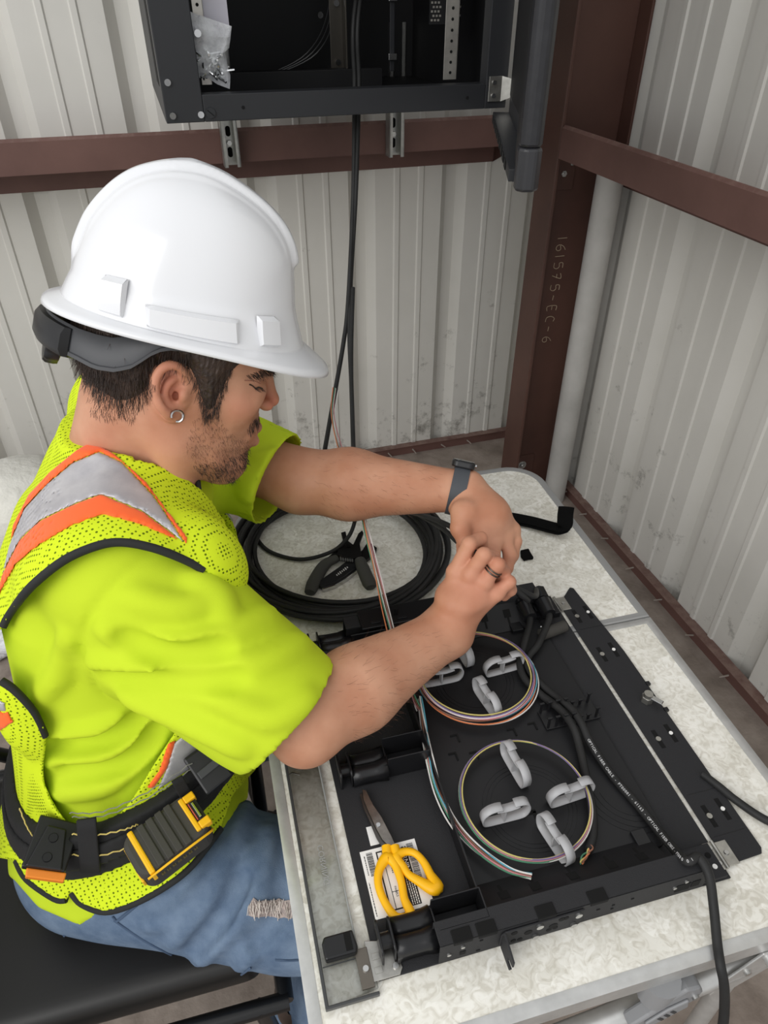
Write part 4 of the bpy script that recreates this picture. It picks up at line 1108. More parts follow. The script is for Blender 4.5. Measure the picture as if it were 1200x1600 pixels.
mb = MB().grid(rows)
bd_ = mb.build('suspension_band', m_sus, hat, smooth=50); so = bd_.modifiers.new('solid', 'SOLIDIFY'); so.thickness = .002; so.offset = -1
# ratchet housing and knob at the back
rows = []
for k in range(25):
    ph = D_(180 + 46*(k/24)*1.0 - 0); x = bx0 + (ba+.004)*math.cos(ph); y = (bb+.004)*math.sin(ph)
    zl = np.interp(x, low[:, 0], low[:, 1]); zu = np.interp(x, upz[:, 0], upz[:, 1]); e = 1 if 0 < k < 24 else .0
    n = np.array([math.cos(ph), math.sin(ph), 0]); b1 = .004*e
    rows.append([np.array([x, y, zl-.001]) - n*.003, np.array([x, y, zl-.001]) + n*b1, np.array([x, y, zl+.006]) + n*(b1+.004*e), np.array([x, y, zu-.010]) + n*(b1+.004*e), np.array([x, y, zu-.003]) + n*b1, np.array([x, y, zu-.003]) - n*.003])
MB().grid(rows).build('ratchet_housing', m_blkp, hat, smooth=40)
kc = hl(97, 538, .800); kx = np.array([-1, -.25, .02]); kx /= np.linalg.norm(kx)
mb = MB(); q = Vector(kx).to_track_quat('Z', 'Y'); rr = []
for t, sc in ((0, .6), (.002, .96), (.006, 1.0), (.014, 1.0), (.017, .9), (.018, .6)):
    row = []
    for k in range(36):
        a = 2*math.pi*k/36; r = .0215*sc*(1 + (.05 if k % 4 < 2 else -.03))
        row.append(np.array(kc) + np.array(q @ Vector((r*math.cos(a), r*math.sin(a), t))))
    rr.append(row)
mb.grid(rr, closed_v=True); mb.add(rr[-1], [tuple(range(36))])
mb.build('ratchet_knob', m_blkp, hat, smooth=35)
MB().cyl(np.array(kc) - kx*.016, np.array(kc) + kx*.002, .013, n=16).build('knob_shaft', m_blkp, hat, smooth=40)
tb = hl(374, 556, .738)
mb = MB(); M = basis(tb, (1, 0, 0), (0, 0, 1), (0, -1, 0))
mb.prism([(-.006, .010), (-.0065, -.002), (-.004, -.0065), (0, -.008), (.004, -.0065), (.0065, -.002), (.006, .010)], -.0015, .0015, M)
tbo = mb.build('chin_strap_tab', m_hat, hat, bevel=.0005)
MB().cyl(tb + np.array([0, -.0012, -.0022]), tb + np.array([0, -.0022, -.0022]), .0022, n=10).build('tab_hole', m_blkp, tbo)
# ------------------------------------------------------------------ tool belt and tape measure
m_web = mat('black_webbing', (34, 34, 35), rough=0.85, bump=(700, 0.3, 0.001), noise=(8, (26, 26, 27), 0.3, 0.7))
m_stitch = mat('yellow_stitching', (206, 184, 110), rough=0.8); m_gstitch = mat('grey_stitching', (130, 130, 126), rough=0.8)
m_yel = mat('yellow_hard_plastic', (246, 188, 24), rough=0.4); m_rub = mat('dark_rubber', (62, 60, 56), rough=0.75, bump=(500, 0.15, 0.001))
BELTP = [TSL]
belt = thing('tool_belt', 'black padded tool belt around the worker’s waist'.replace('’', "'"), 'belt', loc=(0, 0, 0))
pa, _ = hit(BELTP, [(50, 1312), (160, 1318), (325, 1210)], off=.016)
_d = unit(pa[2]-pa[1]); _a = unit(B0-A0) + np.array([-.03, .02, 0]); bnrm = unit(_a - (_a @ _d)*_d)
def band_mesh(name, d0, d1, lift, half, m, parent, res=.0035, slots=None):
    g = Grid((-.68, .32, .42), (-.02, 1.0, .82), res); g.put(BELTP); f = np.abs(g.f - lift) - half
    d = plane_d(g, pa[1], bnrm)
    f = np.maximum.reduce([f, d - d1, d0 - d])
    if slots is not None: f = np.maximum(f, slots(g))
    g.f = f.astype(np.float32); V, F = g.mesh(1)
    return np_obj(name, V, F, m, parent)
bp = band_mesh('belt_pad', -.032, .032, .0205, .0075, m_web, belt)
band_mesh('webbing_strap', -.012, .018, .0295, .0028, m_web, belt)
def belt_px(path, off=.026): return hit(BELTP, path, off=off)[0]
def stitch(path, m, off=.0335, r=.0009):
    pp = belt_px(spline(np.array(path, float), 6), off); mb = MB()
    wob = [p + bnrm*(.0012 if i % 2 else -.0012) for i, p in enumerate(pp)]
    mb.tube(wob, r, 5); return mb.build('stitching', m, bp)
stitch([(30, 1262), (42, 1292), (55, 1312)], m_stitch); stitch([(112, 1303), (150, 1305), (195, 1296), (215, 1288)], m_stitch); stitch([(112, 1335), (150, 1338), (200, 1325)], m_stitch)
stitch([(108, 1270), (160, 1268), (230, 1238), (300, 1192)], m_gstitch, off=.0292, r=.0007); stitch([(112, 1276), (160, 1275), (232, 1246), (302, 1200)], m_gstitch, off=.0292, r=.0007)
def strip(name, quad, off, m, parent, n=10, th=.0035):
    a, b_, c, d = [np.array(q, float) for q in quad]; P = []
    for i in range(n+1):
        row = [(a + (b_-a)*i/n) + ((d + (c-d)*i/n) - (a + (b_-a)*i/n))*j/5 for j in range(6)]; P.append(row)
    pts = belt_px(np.array(P).reshape(-1, 2), off).reshape(n+1, 6, 3)
    o = MB().grid(pts).build(name, m, parent, smooth=60); so = o.modifiers.new('solid', 'SOLIDIFY'); so.thickness = th; so.offset = 0; return o
strip('elastic_loop', [(120, 1282), (150, 1278), (157, 1362), (126, 1362)], .034, m_web, belt)
strip('elastic_loop', [(268, 1222), (285, 1212), (300, 1240), (284, 1252)], .034, m_web, belt)
# hanger bracket with an orange lip
def frame_at(px, off, ang, tilt=0, roll=0):
    p = belt_px([px], off)[0]; r_ = unit(p - CAM0); e1 = unit(AXX - (AXX @ r_)*r_); e2 = np.cross(e1, r_)
    a = math.radians(ang); x = math.cos(a)*e1 + math.sin(a)*e2; y = -math.sin(a)*e1 + math.cos(a)*e2; z = -r_
    t = math.radians(tilt); y, z = math.cos(t)*y + math.sin(t)*z, math.cos(t)*z - math.sin(t)*y
    t = math.radians(roll); x, z = math.cos(t)*x + math.sin(t)*z, math.cos(t)*z - math.sin(t)*x
    return basis(p, x, y, z)
Mh = frame_at((82, 1318), .034, -8, tilt=-12)
mb = MB().prism([(-.026, -.030), (.024, -.030), (.026, .026), (-.024, .030)], -.012, .004, Mh)
hb = mb.build('tool_hanger', m_blkp, belt, bevel=.002)
MB().prism([(-.022, -.030), (.020, -.030), (.011, .016), (-.012, .018)], .004, .011, Mh).build('wedge_plate', m_blkp, hb, bevel=.002)
for dy in (.004, -.018): MB().cyl(Mh @ Vector((-.001, dy, .0105)), Mh @ Vector((-.001, dy, .0125)), .006, .005, 14).build('stud', mat('black_plastic_gloss', (14, 14, 15), rough=0.3), hb, smooth=40)
MB().prism([(-.018, -.040), (.026, -.040), (.026, -.030), (-.020, -.030)], -.010, .003, Mh).build('orange_lip', mat('orange_plastic', (236, 136, 40), rough=0.45), hb, bevel=.0015)
# buckle and glove clip towards the front
Mb = frame_at((325, 1200), .036, 40)
bk_ = MB().prism([(-.020, -.026), (.020, -.026), (.022, .026), (-.018, .028)], -.008, .006, Mb).build('buckle', m_blkp, belt, bevel=.003)
MB().prism([(-.014, -.006), (.014, -.006), (.014, .004), (-.014, .004)], .006, .010, Mb).build('buckle_release', mat('dark_grey_plastic', (58, 59, 61), rough=0.5), bk_, bevel=.001)
Mb2 = frame_at((350, 1188), .030, 58); MB().prism([(-.024, -.020), (.022, -.022), (.030, .012), (.006, .028), (-.020, .022)], -.010, .008, Mb2).build('strap_end', m_web, belt, bevel=.004)
# tape measure clipped on the belt
tape = thing('tape_measure', 'yellow and black tape measure clipped to the tool belt', 'tape measure', loc=(0, 0, 0))
Mt = frame_at((262, 1308), .058, 38, tilt=-24)
def case_poly(sx, sy, r):
    return rrect(-sx, -sy, sx, sy, r, ('ne', 'nw', 'se', 'sw'), 6)
MB().prism(case_poly(.047, .030, .016), -.034, .012, Mt).build('case', m_rub, tape, bevel=.006)
for k in range(4): MB().box((-.024+.012*k, -.0285, .0112), (-.0155+.012*k, .0285, .0142), Mt).build('grip_rib', m_rub, tape, bevel=.0012)
MB().box((-.036, -.0300, -.012), (-.029, .0300, .0140), Mt).build('yellow_band', m_yel, tape, bevel=.002)
MB().box((-.0478, -.024, -.020), (-.0445, .024, -.006), Mt).build('yellow_band', m_yel, tape, bevel=.001)
mb = MB(); mb.box((.030, -.024, .010), (.036, .024, .0155), Mt).box((.036, .014, .004), (.050, .024, .0155), Mt).box((.036, -.024, .004), (.050, -.014, .0155), Mt)
mo = mb.build('yellow_mouth_frame', m_yel, tape, bevel=.0015)
MB().box((.0365, -.0138, .004), (.0480, .0138, .0115), Mt).build('tape_slot', m_blkp, tape)
MB().box((.0410, -.011, .0115), (.0440, .011, .0150), Mt).build('steel_hook', m_steel, tape, bevel=.0005)
MB().box((.0372, -.012, .0116), (.0385, .012, .0148), Mt).build('red_stop', mat('red_rubber', (196, 84, 70), rough=0.6), tape)
MB().tube([Mt @ Vector(p) for p in spline([(-.040, -.0312, .009), (-.012, -.0318, .011), (.020, -.0318, .010), (.043, -.029, .002), (.047, -.022, -.012)], 6)], .0016, 6).build('yellow_piping', m_yel, tape, smooth=60)
m_worn = mat('worn_lettering', (104, 94, 56), rough=0.6)
lo_ = MB()
for k, hh in enumerate((.0045, .0038, .0045, .0036, .0045, .0038, .0042)):      # worn illegible raised lettering
    lo_.box((-.026+.0072*k, -.0312, -.007-hh*.5), (-.0215+.0072*k, -.0300, -.007-hh*.5+.0014), Mt).box((-.026+.0072*k, -.0312, -.007+hh*.5-.0012), (-.0215+.0072*k, -.0300, -.007+hh*.5), Mt).box((-.0245+.0072*k, -.0312, -.007-hh*.5), (-.0230+.0072*k, -.0300, -.007+hh*.5), Mt)
lo_ = lo_.build('raised_lettering', m_worn, tape); lo_['kind'] = 'stuff'
# ------------------------------------------------------------------ open rack-mount fibre splice tray on the table (table frame)
m_pow = mat('black_powder_coat', (42, 42, 44), rough=0.62, spec=0.35, bump=(900, 0.35, 0.001))
m_blk = mat('black_moulded_plastic', (24, 24, 26), rough=0.34, spec=0.5)
m_blk2 = mat('satin_black_tray', (27, 27, 29), rough=0.46, spec=0.45)
m_hole = mat('dark_opening', (6, 6, 6), rough=0.9)
m_zinc = mat('nickel_plate', (196, 194, 188), rough=0.32, metal=0.9, noise=(60, (160, 158, 152), 0.3, 0.7))
m_clip = mat('light_grey_plastic', (172, 172, 174), rough=0.42)
m_label = mat('white_label', (238, 237, 234), rough=0.6); m_ink = mat('black_ink', (22, 22, 22), rough=0.6)
Z0 = TZ + .0018
tray = thing('fiber_splice_tray', 'open black rack-mount fibre splice tray lying on the table', 'tray', rotz=TA)
tray.location = (0, 0, 0)
DU0, DU1, DV0, DV1 = .066, .468, .273, .735
# base plate and satin splice floor
MB().box((DU0, DV0, Z0), (DU1, DV1, Z0+.002)).build('base_plate', m_pow, tray, bevel=.0006)
FZ = Z0 + .007
fl_ = MB().prism(rrect(.190, .322, .425, .700, .02, ('ne', 'se')), Z0+.002, FZ).build('splice_floor', m_blk2, tray, bevel=.0008)
for (cu, cv) in ((.287, .600), (.285, .405)):
    for rr_ in (.046, .051, .056):
        pts = [(cu + rr_*math.cos(2*math.pi*k/48), cv + rr_*math.sin(2*math.pi*k/48), FZ) for k in range(48)]
        MB().tube(pts, .00055, 5, closed=True).build('guide_ridge', m_blk, fl_, smooth=60)
    MB().box((cu-.006, cv-.010, FZ), (cu+.004, cv-.006, FZ+.0015)).build('floor_tab', m_hole, fl_)
    MB().box((cu+.0, cv-.018, FZ), (cu+.004, cv-.008, FZ+.0015)).build('floor_tab', m_hole, fl_)
for rr_ in (.040, .047, .054, .061):        # quarter-round ridges near the cable exit
    pts = [(.425 - .01 + .0*k - rr_*math.cos(math.radians(90*k/14))*1.0 + 0, .40 - rr_*math.sin(math.radians(90*k/14)), FZ) for k in range(15)]
    MB().tube(pts, .0007, 5).build('guide_ridge', m_blk, fl_, smooth=60)
for (u, v) in ((.214, .495), (.240, .490), (.300, .510), (.330, .512), (.225, .520)):
    mb = MB().box((u, v, FZ), (u+.010, v+.002, FZ+.0016)).box((u+.008, v-.010, FZ), (u+.010, v, FZ+.0016))
    mb.build('floor_slot', m_hole, fl_)
# near side wall
def side_wall(v_out, sgn, name):
    """v_out = outer face, sgn=+1 when the inside lies towards +V"""
    H = .040; U0, U1 = .128, .432
    mb = MB()
    def bx(u0, u1, a, b_, z0, z1): 
        x, y = sorted((v_out + sgn*a, v_out + sgn*b_)); mb.box((u0, x, z0), (u1, y, z1))
    bx(U0, U1, 0, .0015, Z0, Z0+H); bx(U0, U1, 0, .024, Z0+H-.0015, Z0+H); bx(U0, U1, .0225, .024, Z0+.018, Z0+H-.0015)
    w = mb.build(name, m_pow, tray, bevel=.0008)
    # inner sloping plastic strip with key slots
    a, b_ = v_out + sgn*.024, v_out + sgn*.060
    P = [[(.186, a, Z0+.030), (.186, b_, Z0+.0075)], [(.40, a, Z0+.030), (.40, b_, Z0+.0075)]]
    mb2 = MB().grid(P); st = mb2.build('key_strip', m_blk2, tray)
    so = st.modifiers.new('solid', 'SOLIDIFY'); so.thickness = .0015; so.offset = 0
    nrm_ = Vector((0, -sgn*.0225*-1, .036)).normalized()
    for u in (.212, .248, .292, .338, .375):
        def sp(uu, t): return Vector((uu, a + (b_-a)*t, Z0+.030 + (.0075-.030)*t)) 
        n = Vector((0, (.0225)*sgn, .036)).normalized()
        mb3 = MB(); q = []
        for (x0, x1, t0, t1) in ((u-.0055, u+.0055, .22, .52), (u-.0016, u+.0016, .52, .78)):
            mb3.add([sp(x0, t0)+n*.0011, sp(x1, t0)+n*.0011, sp(x1, t1)+n*.0011, sp(x0, t1)+n*.0011], [(0, 1, 2, 3)])
        mb3.build('key_slot', m_hole, st)
    return w
wn = side_wall(DV0, 1, 'side_wall'); wf = side_wall(DV1, -1, 'side_wall')
# perforations on the near wall's face
def facebox(u0, u1, z0, z1, m, name, parent, d=.0006): return MB().box((u0, DV0-d, Z0+z0), (u1, DV0+.0002, Z0+z1)).build(name, m, parent)
for (u0, u1, z0, z1) in ((.150, .156, .009, .016), (.395, .412, .008, .022), (.414, .424, .010, .022), (.30, .304, .020, .022), (.318, .321, .020, .022), (.318, .321, .012, .014), (.34, .343, .022, .024), (.17, .1735, .028, .030), (.168, .172, .006, .008)):
    facebox(u0, u1, z0, z1, m_hole, 'punched_hole', wn)
for (u, z) in ((.138, .018), (.152, .027), (.392, .020), (.404, .028)):
    MB().cyl((u, DV0-.0016, Z0+z), (u, DV0, Z0+z), .0022, n=10).build('rivet', m_bolt, wn, smooth=40)
for u in (.142, .168, .232, .290):
    MB().box((u, DV0-.001, Z0+.0355), (u+.020, DV0+.012, Z0+.0415)).build('edge_notch', m_hole, wn, bevel=.0008)
# mounting ear bolted to the near wall, bent outwards
br = MB().prism([(.196, .003), (.279, .003), (.283, .008), (.283, .036), (.196, .036), (.192, .030), (.192, .008)], 0, .002, basis((0, DV0-.0005, Z0), (1, 0, 0), (0, 0, 1), (0, -1, 0)))
ear = br.build('mounting_ear', m_pow, tray, bevel=.0006)
for (u, z, r) in ((.206, .030, .0035), (.207, .012, .003), (.214, .011, .003), (.222, .022, .0045), (.258, .030, .0035), (.263, .030, .003), (.246, .013, .003), (.253, .014, .003), (.250, .020, .005)):
    MB().cyl((u, DV0-.0030, Z0+z), (u, DV0-.0024, Z0+z), r, n=12).build('ear_hole', m_hole, ear)
for (u, z) in ((.233, .031), (.231, .009), (.276, .031), (.274, .010)): 
    MB().cyl((u, DV0-.0050, Z0+z), (u, DV0-.0024, Z0+z), .0040, .0034, n=12).build('screw', m_bolt, ear, smooth=40)
lug = MB().prism([(0, .003), (-.022, .003), (-.024, .010), (-.016, .010), (-.016, .018), (-.026, .020), (-.026, .030), (-.012, .034), (0, .036)], 0, .002, basis((.194, DV0-.002, Z0), (0, 1, 0), (0, 0, 1), (1, 0, 0)))
lug.build('ear_flange', m_pow, ear, bevel=.0005)
# three cable routing guides along the front (left) side
def guide(v, flip=1, wide=1.0, top=.040):
    mb = MB(); y0, y1 = v-.016, v+.016
    mb.box((.132, y0, Z0+.002), (.186, y0+.002, Z0+top)); mb.box((.132, y1-.002, Z0+.002), (.186, y1, Z0+top)); mb.box((.184, y0, Z0+.002), (.186, y1, Z0+top)); mb.box((.132, y0, Z0+.002), (.134, y1, Z0+top*.6)); mb.box((.134, y0+.002, Z0+.002), (.184, y1-.002, Z0+.006))
    o = mb.build('routing_guide', m_blk, tray, bevel=.0008)
    # two half-round spools lying toward the front
    for dv, r in ((-.010, .010), (.010, .010)):
        prof = [(.088, r*1.0), (.1, r*.92), (.118, r*.92), (.132, r*1.15)]
        P = []
        for u, rr_ in prof:
            P.append([(u, v + dv + rr_*x_, Z0+.006 + rr_*y_*(1.25 if dv*flip < 0 else .8)) for x_, y_ in ((1, 0), (1, .9), (.8, 1.25), (.3, 1.5), (-.3, 1.5), (-.8, 1.25), (-1, .9), (-1, 0))])
        s_ = MB().grid(P).build('spool', m_blk, o, smooth=35); so = s_.modifiers.new('solid', 'SOLIDIFY'); so.thickness = .0012
    MB().prism(rrect(-.018, .002, .018, .030, .007, ('ne', 'nw'), 6), 0, .0025, basis((.0855, v, Z0), (0, 1, 0), (0, 0, 1), (1, 0, 0))).build('end_flange', m_blk, o, bevel=.0008)
    MB().prism(rrect(-.018, .002, .018, .030, .007, ('ne', 'nw'), 6), 0, .0025, basis((.0725, v, Z0), (0, 1, 0), (0, 0, 1), (1, 0, 0))).build('end_flange', m_blk, o, bevel=.0008)
    MB().cyl((.073, v, Z0+.014), (.088, v, Z0+.014), .008, n=14).build('spool_axle', m_blk, o, smooth=40)
    MB().box((.148, v-.006, Z0+.0062), (.166, v+.006, Z0+.0068)).build('guide_slot', m_hole, o)
    return o
guide(.303); guide(.503); guide(.712)
# front cross divider between the guides (glossy, mirrors the scissors) and far edge lid strip
MB().box((.184, .320, Z0+.002), (.1865, .487, Z0+.030)).build('divider', m_blk, tray, bevel=.0006)
MB().box((.184, .520, Z0+.002), (.1865, .696, Z0+.030)).build('divider', m_blk, tray, bevel=.0006)
lid = MB().box((.150, .700, Z0+.041), (.300, .738, Z0+.0445)).build('guide_cover', m_blk, tray, bevel=.001)
for u in (.165, .205, .25, .28): MB().box((u, .706, Z0+.0445), (u+.014, .710, Z0+.0465)).build('cover_rib', m_blk, lid, bevel=.0005)
MB().cyl((.205, .718, Z0+.044), (.205, .718, Z0+.056), .003, .0022, n=10).build('cover_pin', m_blk, lid, smooth=40)
# punched corner panel at the near right
cpn = MB().box((.425, .274, Z0+.002), (.463, .312, Z0+.008)).build('corner_plate', m_pow, tray, bevel=.0006)
for (u, v, r) in ((.440, .303, .0048), (.4375, .300, .003), (.4545, .299, .0034), (.438, .284, .0046), (.436, .281, .003)):
    MB().cyl((u, v, Z0+.0081), (u, v, Z0+.0085), r, n=12).build('punched_hole', m_hole, cpn)
MB().cyl((.4545, .286, Z0+.008), (.4545, .286, Z0+.0088), .0028, n=12).build('plain_hole', m_label, cpn)
MB().box((.383, .318, Z0+.002), (.4, .345, Z0+.012)).build('floor_block', m_blk, tray, bevel=.001)
# grey fibre ring clips
CPATH = spline([(-.006, .0230), (-.013, .0240), (-.022, .0222), (-.0285, .0165), (-.0295, .009), (-.027, .003), (-.020, .0012), (0, .0010), (.019, .0012), (.0255, .004), (.0285, .011), (.0275, .0185), (.022, .0235), (.014, .0245), (.009, .0238)], 4)
CLIPS = [(.243, .609, 0), (.286, .650, 96), (.333, .606, 4), (.289, .560, 100), (.250, .398, 0), (.286, .455, 96), (.335, .402, 4), (.292, .355, 100)]
def ribbon(path, hw_, M, name, m, parent, th=.0022):
    o = MB().grid([[tuple(M @ Vector((x, h, -hw_))), tuple(M @ Vector((x, h, hw_)))] for x, h in path]).build(name, m, parent, smooth=60)
    so = o.modifiers.new('solid', 'SOLIDIFY'); so.thickness = th; so.offset = 0; return o
for i, (u, v, a) in enumerate(CLIPS):
    M = Matrix.Translation((u, v, FZ)) @ Matrix.Rotation(math.radians(a), 4, 'Z') @ Matrix.Rotation(math.pi/2, 4, 'X') @ Matrix.Diagonal((1, 1.22, 1, 1))
    c = ribbon(CPATH, .0056, M, 'fiber_clip', m_clip, tray, .0014)
    MB().prism([(-.003, .0012), (-.0012, .0012), (-.0012, .0190), (-.003, .0190)], -.0048, .0048, M).build('clip_web', m_clip, c)
    ribbon(spline([(-.0125, .0205), (-.004, .0188), (.006, .0188), (.0155, .0205)], 3), .0050, M, 'clip_tongue', m_clip, c, .0018)
# comb-style cable holder
cb = MB().box((.350, .497, FZ), (.428, .527, FZ+.003)).build('comb_holder', m_blk, tray, bevel=.0008)
for k in range(7):
    if k in (4, 5): hh = .010
    else: hh = .020
    for v in (.499, .523):
        u = .352 + .0115*k
        MB().box((u, v, FZ+.003), (u+.0025, v+.003, FZ+hh)).box((u-.002, v, FZ+hh), (u+.0045, v+.003, FZ+hh+.002)).build('comb_finger', m_blk, cb, bevel=.0004)
# strain relief block with two glands at the far right
sr = MB().box((.388, .688, Z0+.002), (.462, .722, Z0+.012)).build('strain_relief', m_blk, tray, bevel=.001)
for (u, v, a) in ((.405, .700, 0), (.436, .700, 0)):
    MB().cyl((u, v-.022, Z0+.024), (u, v+.004, Z0+.026), .0105, .0125, 12).build('gland_nut', m_blk, sr, smooth=30)
    MB().cyl((u, v+.006, Z0+.026), (u+.001, v+.026, Z0+.029), .0135, .0125, 8).build('gland_body', m_blk, sr, smooth=30)
    MB().box((u-.014, v-.006, Z0+.010), (u+.014, v+.016, Z0+.020)).build('gland_saddle', m_blk, sr, bevel=.001)
MB().box((.374, .668, Z0+.004), (.392, .716, Z0+.014)).build('latch_plate', m_blk, sr, bevel=.001)
for p in ((.383, .690, Z0+.0146), (.418, .665, Z0+.0146)): MB().sphere(p, .0022, 8, 6).build('bright_screw', m_bolt, sr, smooth=180)
MB().cyl((.412, .652, Z0+.012), (.455, .660, Z0+.012), .009, n=14).build('rubber_boot', m_rub, sr, smooth=40)
MB().box((.33, .716, Z0+.018), (.385, .722, Z0+.022)).build('bright_edge', m_zinc, sr)
# rear door panel, lying flat and hinged with two plates
FLP = [(.474, .286), (.519, .288), (.523, .294), (.523, .600), (.512, .742), (.507, .745), (.482, .722), (.474, .70)]
dr = MB().prism(FLP, Z0, Z0+.0022).build('rear_door', m_pow, tray, bevel=.0006)
tag(dr, 'flat black rear door with punched slots')
for v in (.682, .602, .452, .342):
    for u, vo in ((.488, 0), (.509, .004)):
        mb = MB(); pl = [(u-.003, v+vo+.014), (u-.003, v+vo-.014), (u+.003, v+vo-.014), (u+.003, v+vo+.014)]
        mb.prism(pl, Z0+.0021, Z0+.0024).build('door_slot', m_hole, dr)
        MB().cyl((u, v+vo, Z0+.0024), (u, v+vo, Z0+.0034), .0035 if u < .5 else .0026, n=10).build('slot_stud', m_zinc if u < .5 else m_label, dr)
for v in (.655, .372, .318): MB().box((.478, v, Z0+.0022), (.519, v+.0006, Z0+.0025)).build('score_line', m_blk, dr)
for v in (.534, .488): MB().box((.521, v, Z0), (.527, v+.006, Z0+.004)).build('edge_tab', m_blk, dr, bevel=.0005)
lk_ = MB().cyl((.506, .511, Z0+.0022), (.506, .511, Z0+.012), .0085, .0080, 6).build('cam_lock', m_zinc, dr, bevel=.0006)
MB().cyl((.506, .511, Z0+.012), (.506, .511, Z0+.0175), .0065, .006, 14).build('lock_core', m_zinc, lk_, smooth=35)
MB().box((-.004, -.018, 0), (.004, .002, .003), Matrix.Translation((.508, .509, Z0+.011)) @ Matrix.Rotation(math.radians(35), 4, 'Z')).build('lock_cam', m_steel, lk_, bevel=.001)
def hinge(u, v, parent, name='hinge'):
    h = MB().box((u-.012, v-.016, Z0+.0022), (u-.0005, v+.016, Z0+.0038)).box((u+.0005, v-.014, Z0+.0022), (u+.017, v+.014, Z0+.0040)).build(name, m_zinc, parent, bevel=.0005)
    MB().cyl((u, v-.016, Z0+.0045), (u, v+.016, Z0+.0045), .0022, n=10).build('hinge_pin', m_zinc, h, smooth=40)
    for (du, dv) in ((.009, 0), (-.006, .009), (-.006, -.009)): MB().cyl((u+du, v+dv, Z0+.004), (u+du, v+dv, Z0+.0055), .0032, .0026, n=10).build('rivet', m_steel, h, smooth=40)
    return h
hinge(.470, .298, tray); hinge(.470, .712, tray)
# smoked clear front door, opened flat on the left
m_clear = mat('smoked_clear_plastic', (188, 190, 188), rough=0.12)
def clear_nodes(m, tint, refl=0.10):
    n = m.node_tree; out = [x for x in n.nodes if x.type == 'OUTPUT_MATERIAL'][0]
    tr = nd(m, 'ShaderNodeBsdfTransparent'); tr.inputs[0].default_value = tint; gl = nd(m, 'ShaderNodeBsdfGlossy'); gl.inputs['Roughness'].default_value = .08
    fr_ = nd(m, 'ShaderNodeFresnel'); fr_.inputs[0].default_value = 1.45; mx = nd(m, 'ShaderNodeMixShader'); lk(m, fr_.outputs[0], mx.inputs[0]); lk(m, tr.outputs[0], mx.inputs[1]); lk(m, gl.outputs[0], mx.inputs[2]); lk(m, mx.outputs[0], out.inputs[0])
clear_nodes(m_clear, (.93, .935, .93, 1))
DP = [(.010, .262), (.066, .266), (.066, .300), (.057, .302), (.046, .72), (.006, .72)]
cd_ = MB().prism([(.013, .263), (.064, .267), (.064, .297), (.052, .300), (.052, .70), (.013, .70)], TZ+.0024, TZ+.0052).build('front_door', m_clear, tray, bevel=.0008)
tag(cd_, 'see-through grey plastic front door')
m_smoke = mat('smoked_edge', (64, 65, 66), rough=0.3)
MB().box((.010, .262, TZ+.0018), (.0135, .70, TZ+.0085)).build('door_rim', m_smoke, cd_, bevel=.0008)
MB().box((.010, .2605, TZ+.0018), (.064, .2635, TZ+.0085)).build('door_rim', m_smoke, cd_, bevel=.0008)
MB().box((.0505, .300, TZ+.0018), (.0525, .70, TZ+.0065)).build('door_rim', mat('clear_rim', (150, 152, 150), rough=0.3), cd_, bevel=.0006)
MB().box((.014, .2975, TZ+.0052), (.050, .2985, TZ+.0060)).build('door_line', m_smoke, cd_)
text_mesh('embossed_name', 'CORNING', .0100, Matrix.Translation((.0345, .400, TZ+.0053)) @ Matrix.Rotation(-math.pi/2, 4, 'Z') @ Matrix.Diagonal((1, -1, 1, 1)), mat('embossed_plastic', (150, 151, 149), rough=0.25), cd_, .0003)
lt = MB().prism([(.018, .300), (.050, .300), (.052, .306), (.050, .322), (.020, .322), (.017, .316)], TZ+.0053, TZ+.016).build('door_latch', m_blk, cd_, bevel=.002)
MB().box((.040, .303, TZ+.016), (.047, .320, TZ+.0165)).build('latch_slot', m_hole, lt)
for (v, s_) in ((.52, 1), (.55, 1)):
    MB().tube([(.012, v, TZ+.007), (.018, v+.002, TZ+.0075), (.026, v-.004, TZ+.008)], .0007, 5).build('wire_spring', m_steel, cd_)
pts = [(.027 + .006*math.cos(a), .536 + .006*math.sin(a), TZ+.0075) for a in np.linspace(0, 5.6, 20)]
MB().tube(pts, .0008, 5).build('wire_spring', m_steel, cd_)
# front hinge plates (nickel) at the near left corner
hp_ = MB().prism([(.060, .273), (.088, .273), (.092, .279), (.088, .305), (.060, .312)], Z0+.002, Z0+.0036).build('corner_hinge', m_zinc, tray, bevel=.0005)
MB().box((.048, .268, TZ+.0056), (.061, .305, TZ+.0085)).build('hinge_leaf', mat('dark_steel', (112, 106, 98), rough=0.4, metal=0.7), hp_, bevel=.0005)
for (u, v, z) in ((.0555, .285, TZ+.0085), (.0855, .281, Z0+.0036), (.0835, .303, Z0+.0036)): MB().cyl((u, v, z), (u, v, z+.0022), .0036, .003, n=12).build('screw', m_bolt, hp_, smooth=40)
for v in (.279, .292): MB().box((.064, v, Z0+.0036), (.072, v+.006, Z0+.0044)).build('hinge_knuckle', m_zinc, hp_, bevel=.0003)
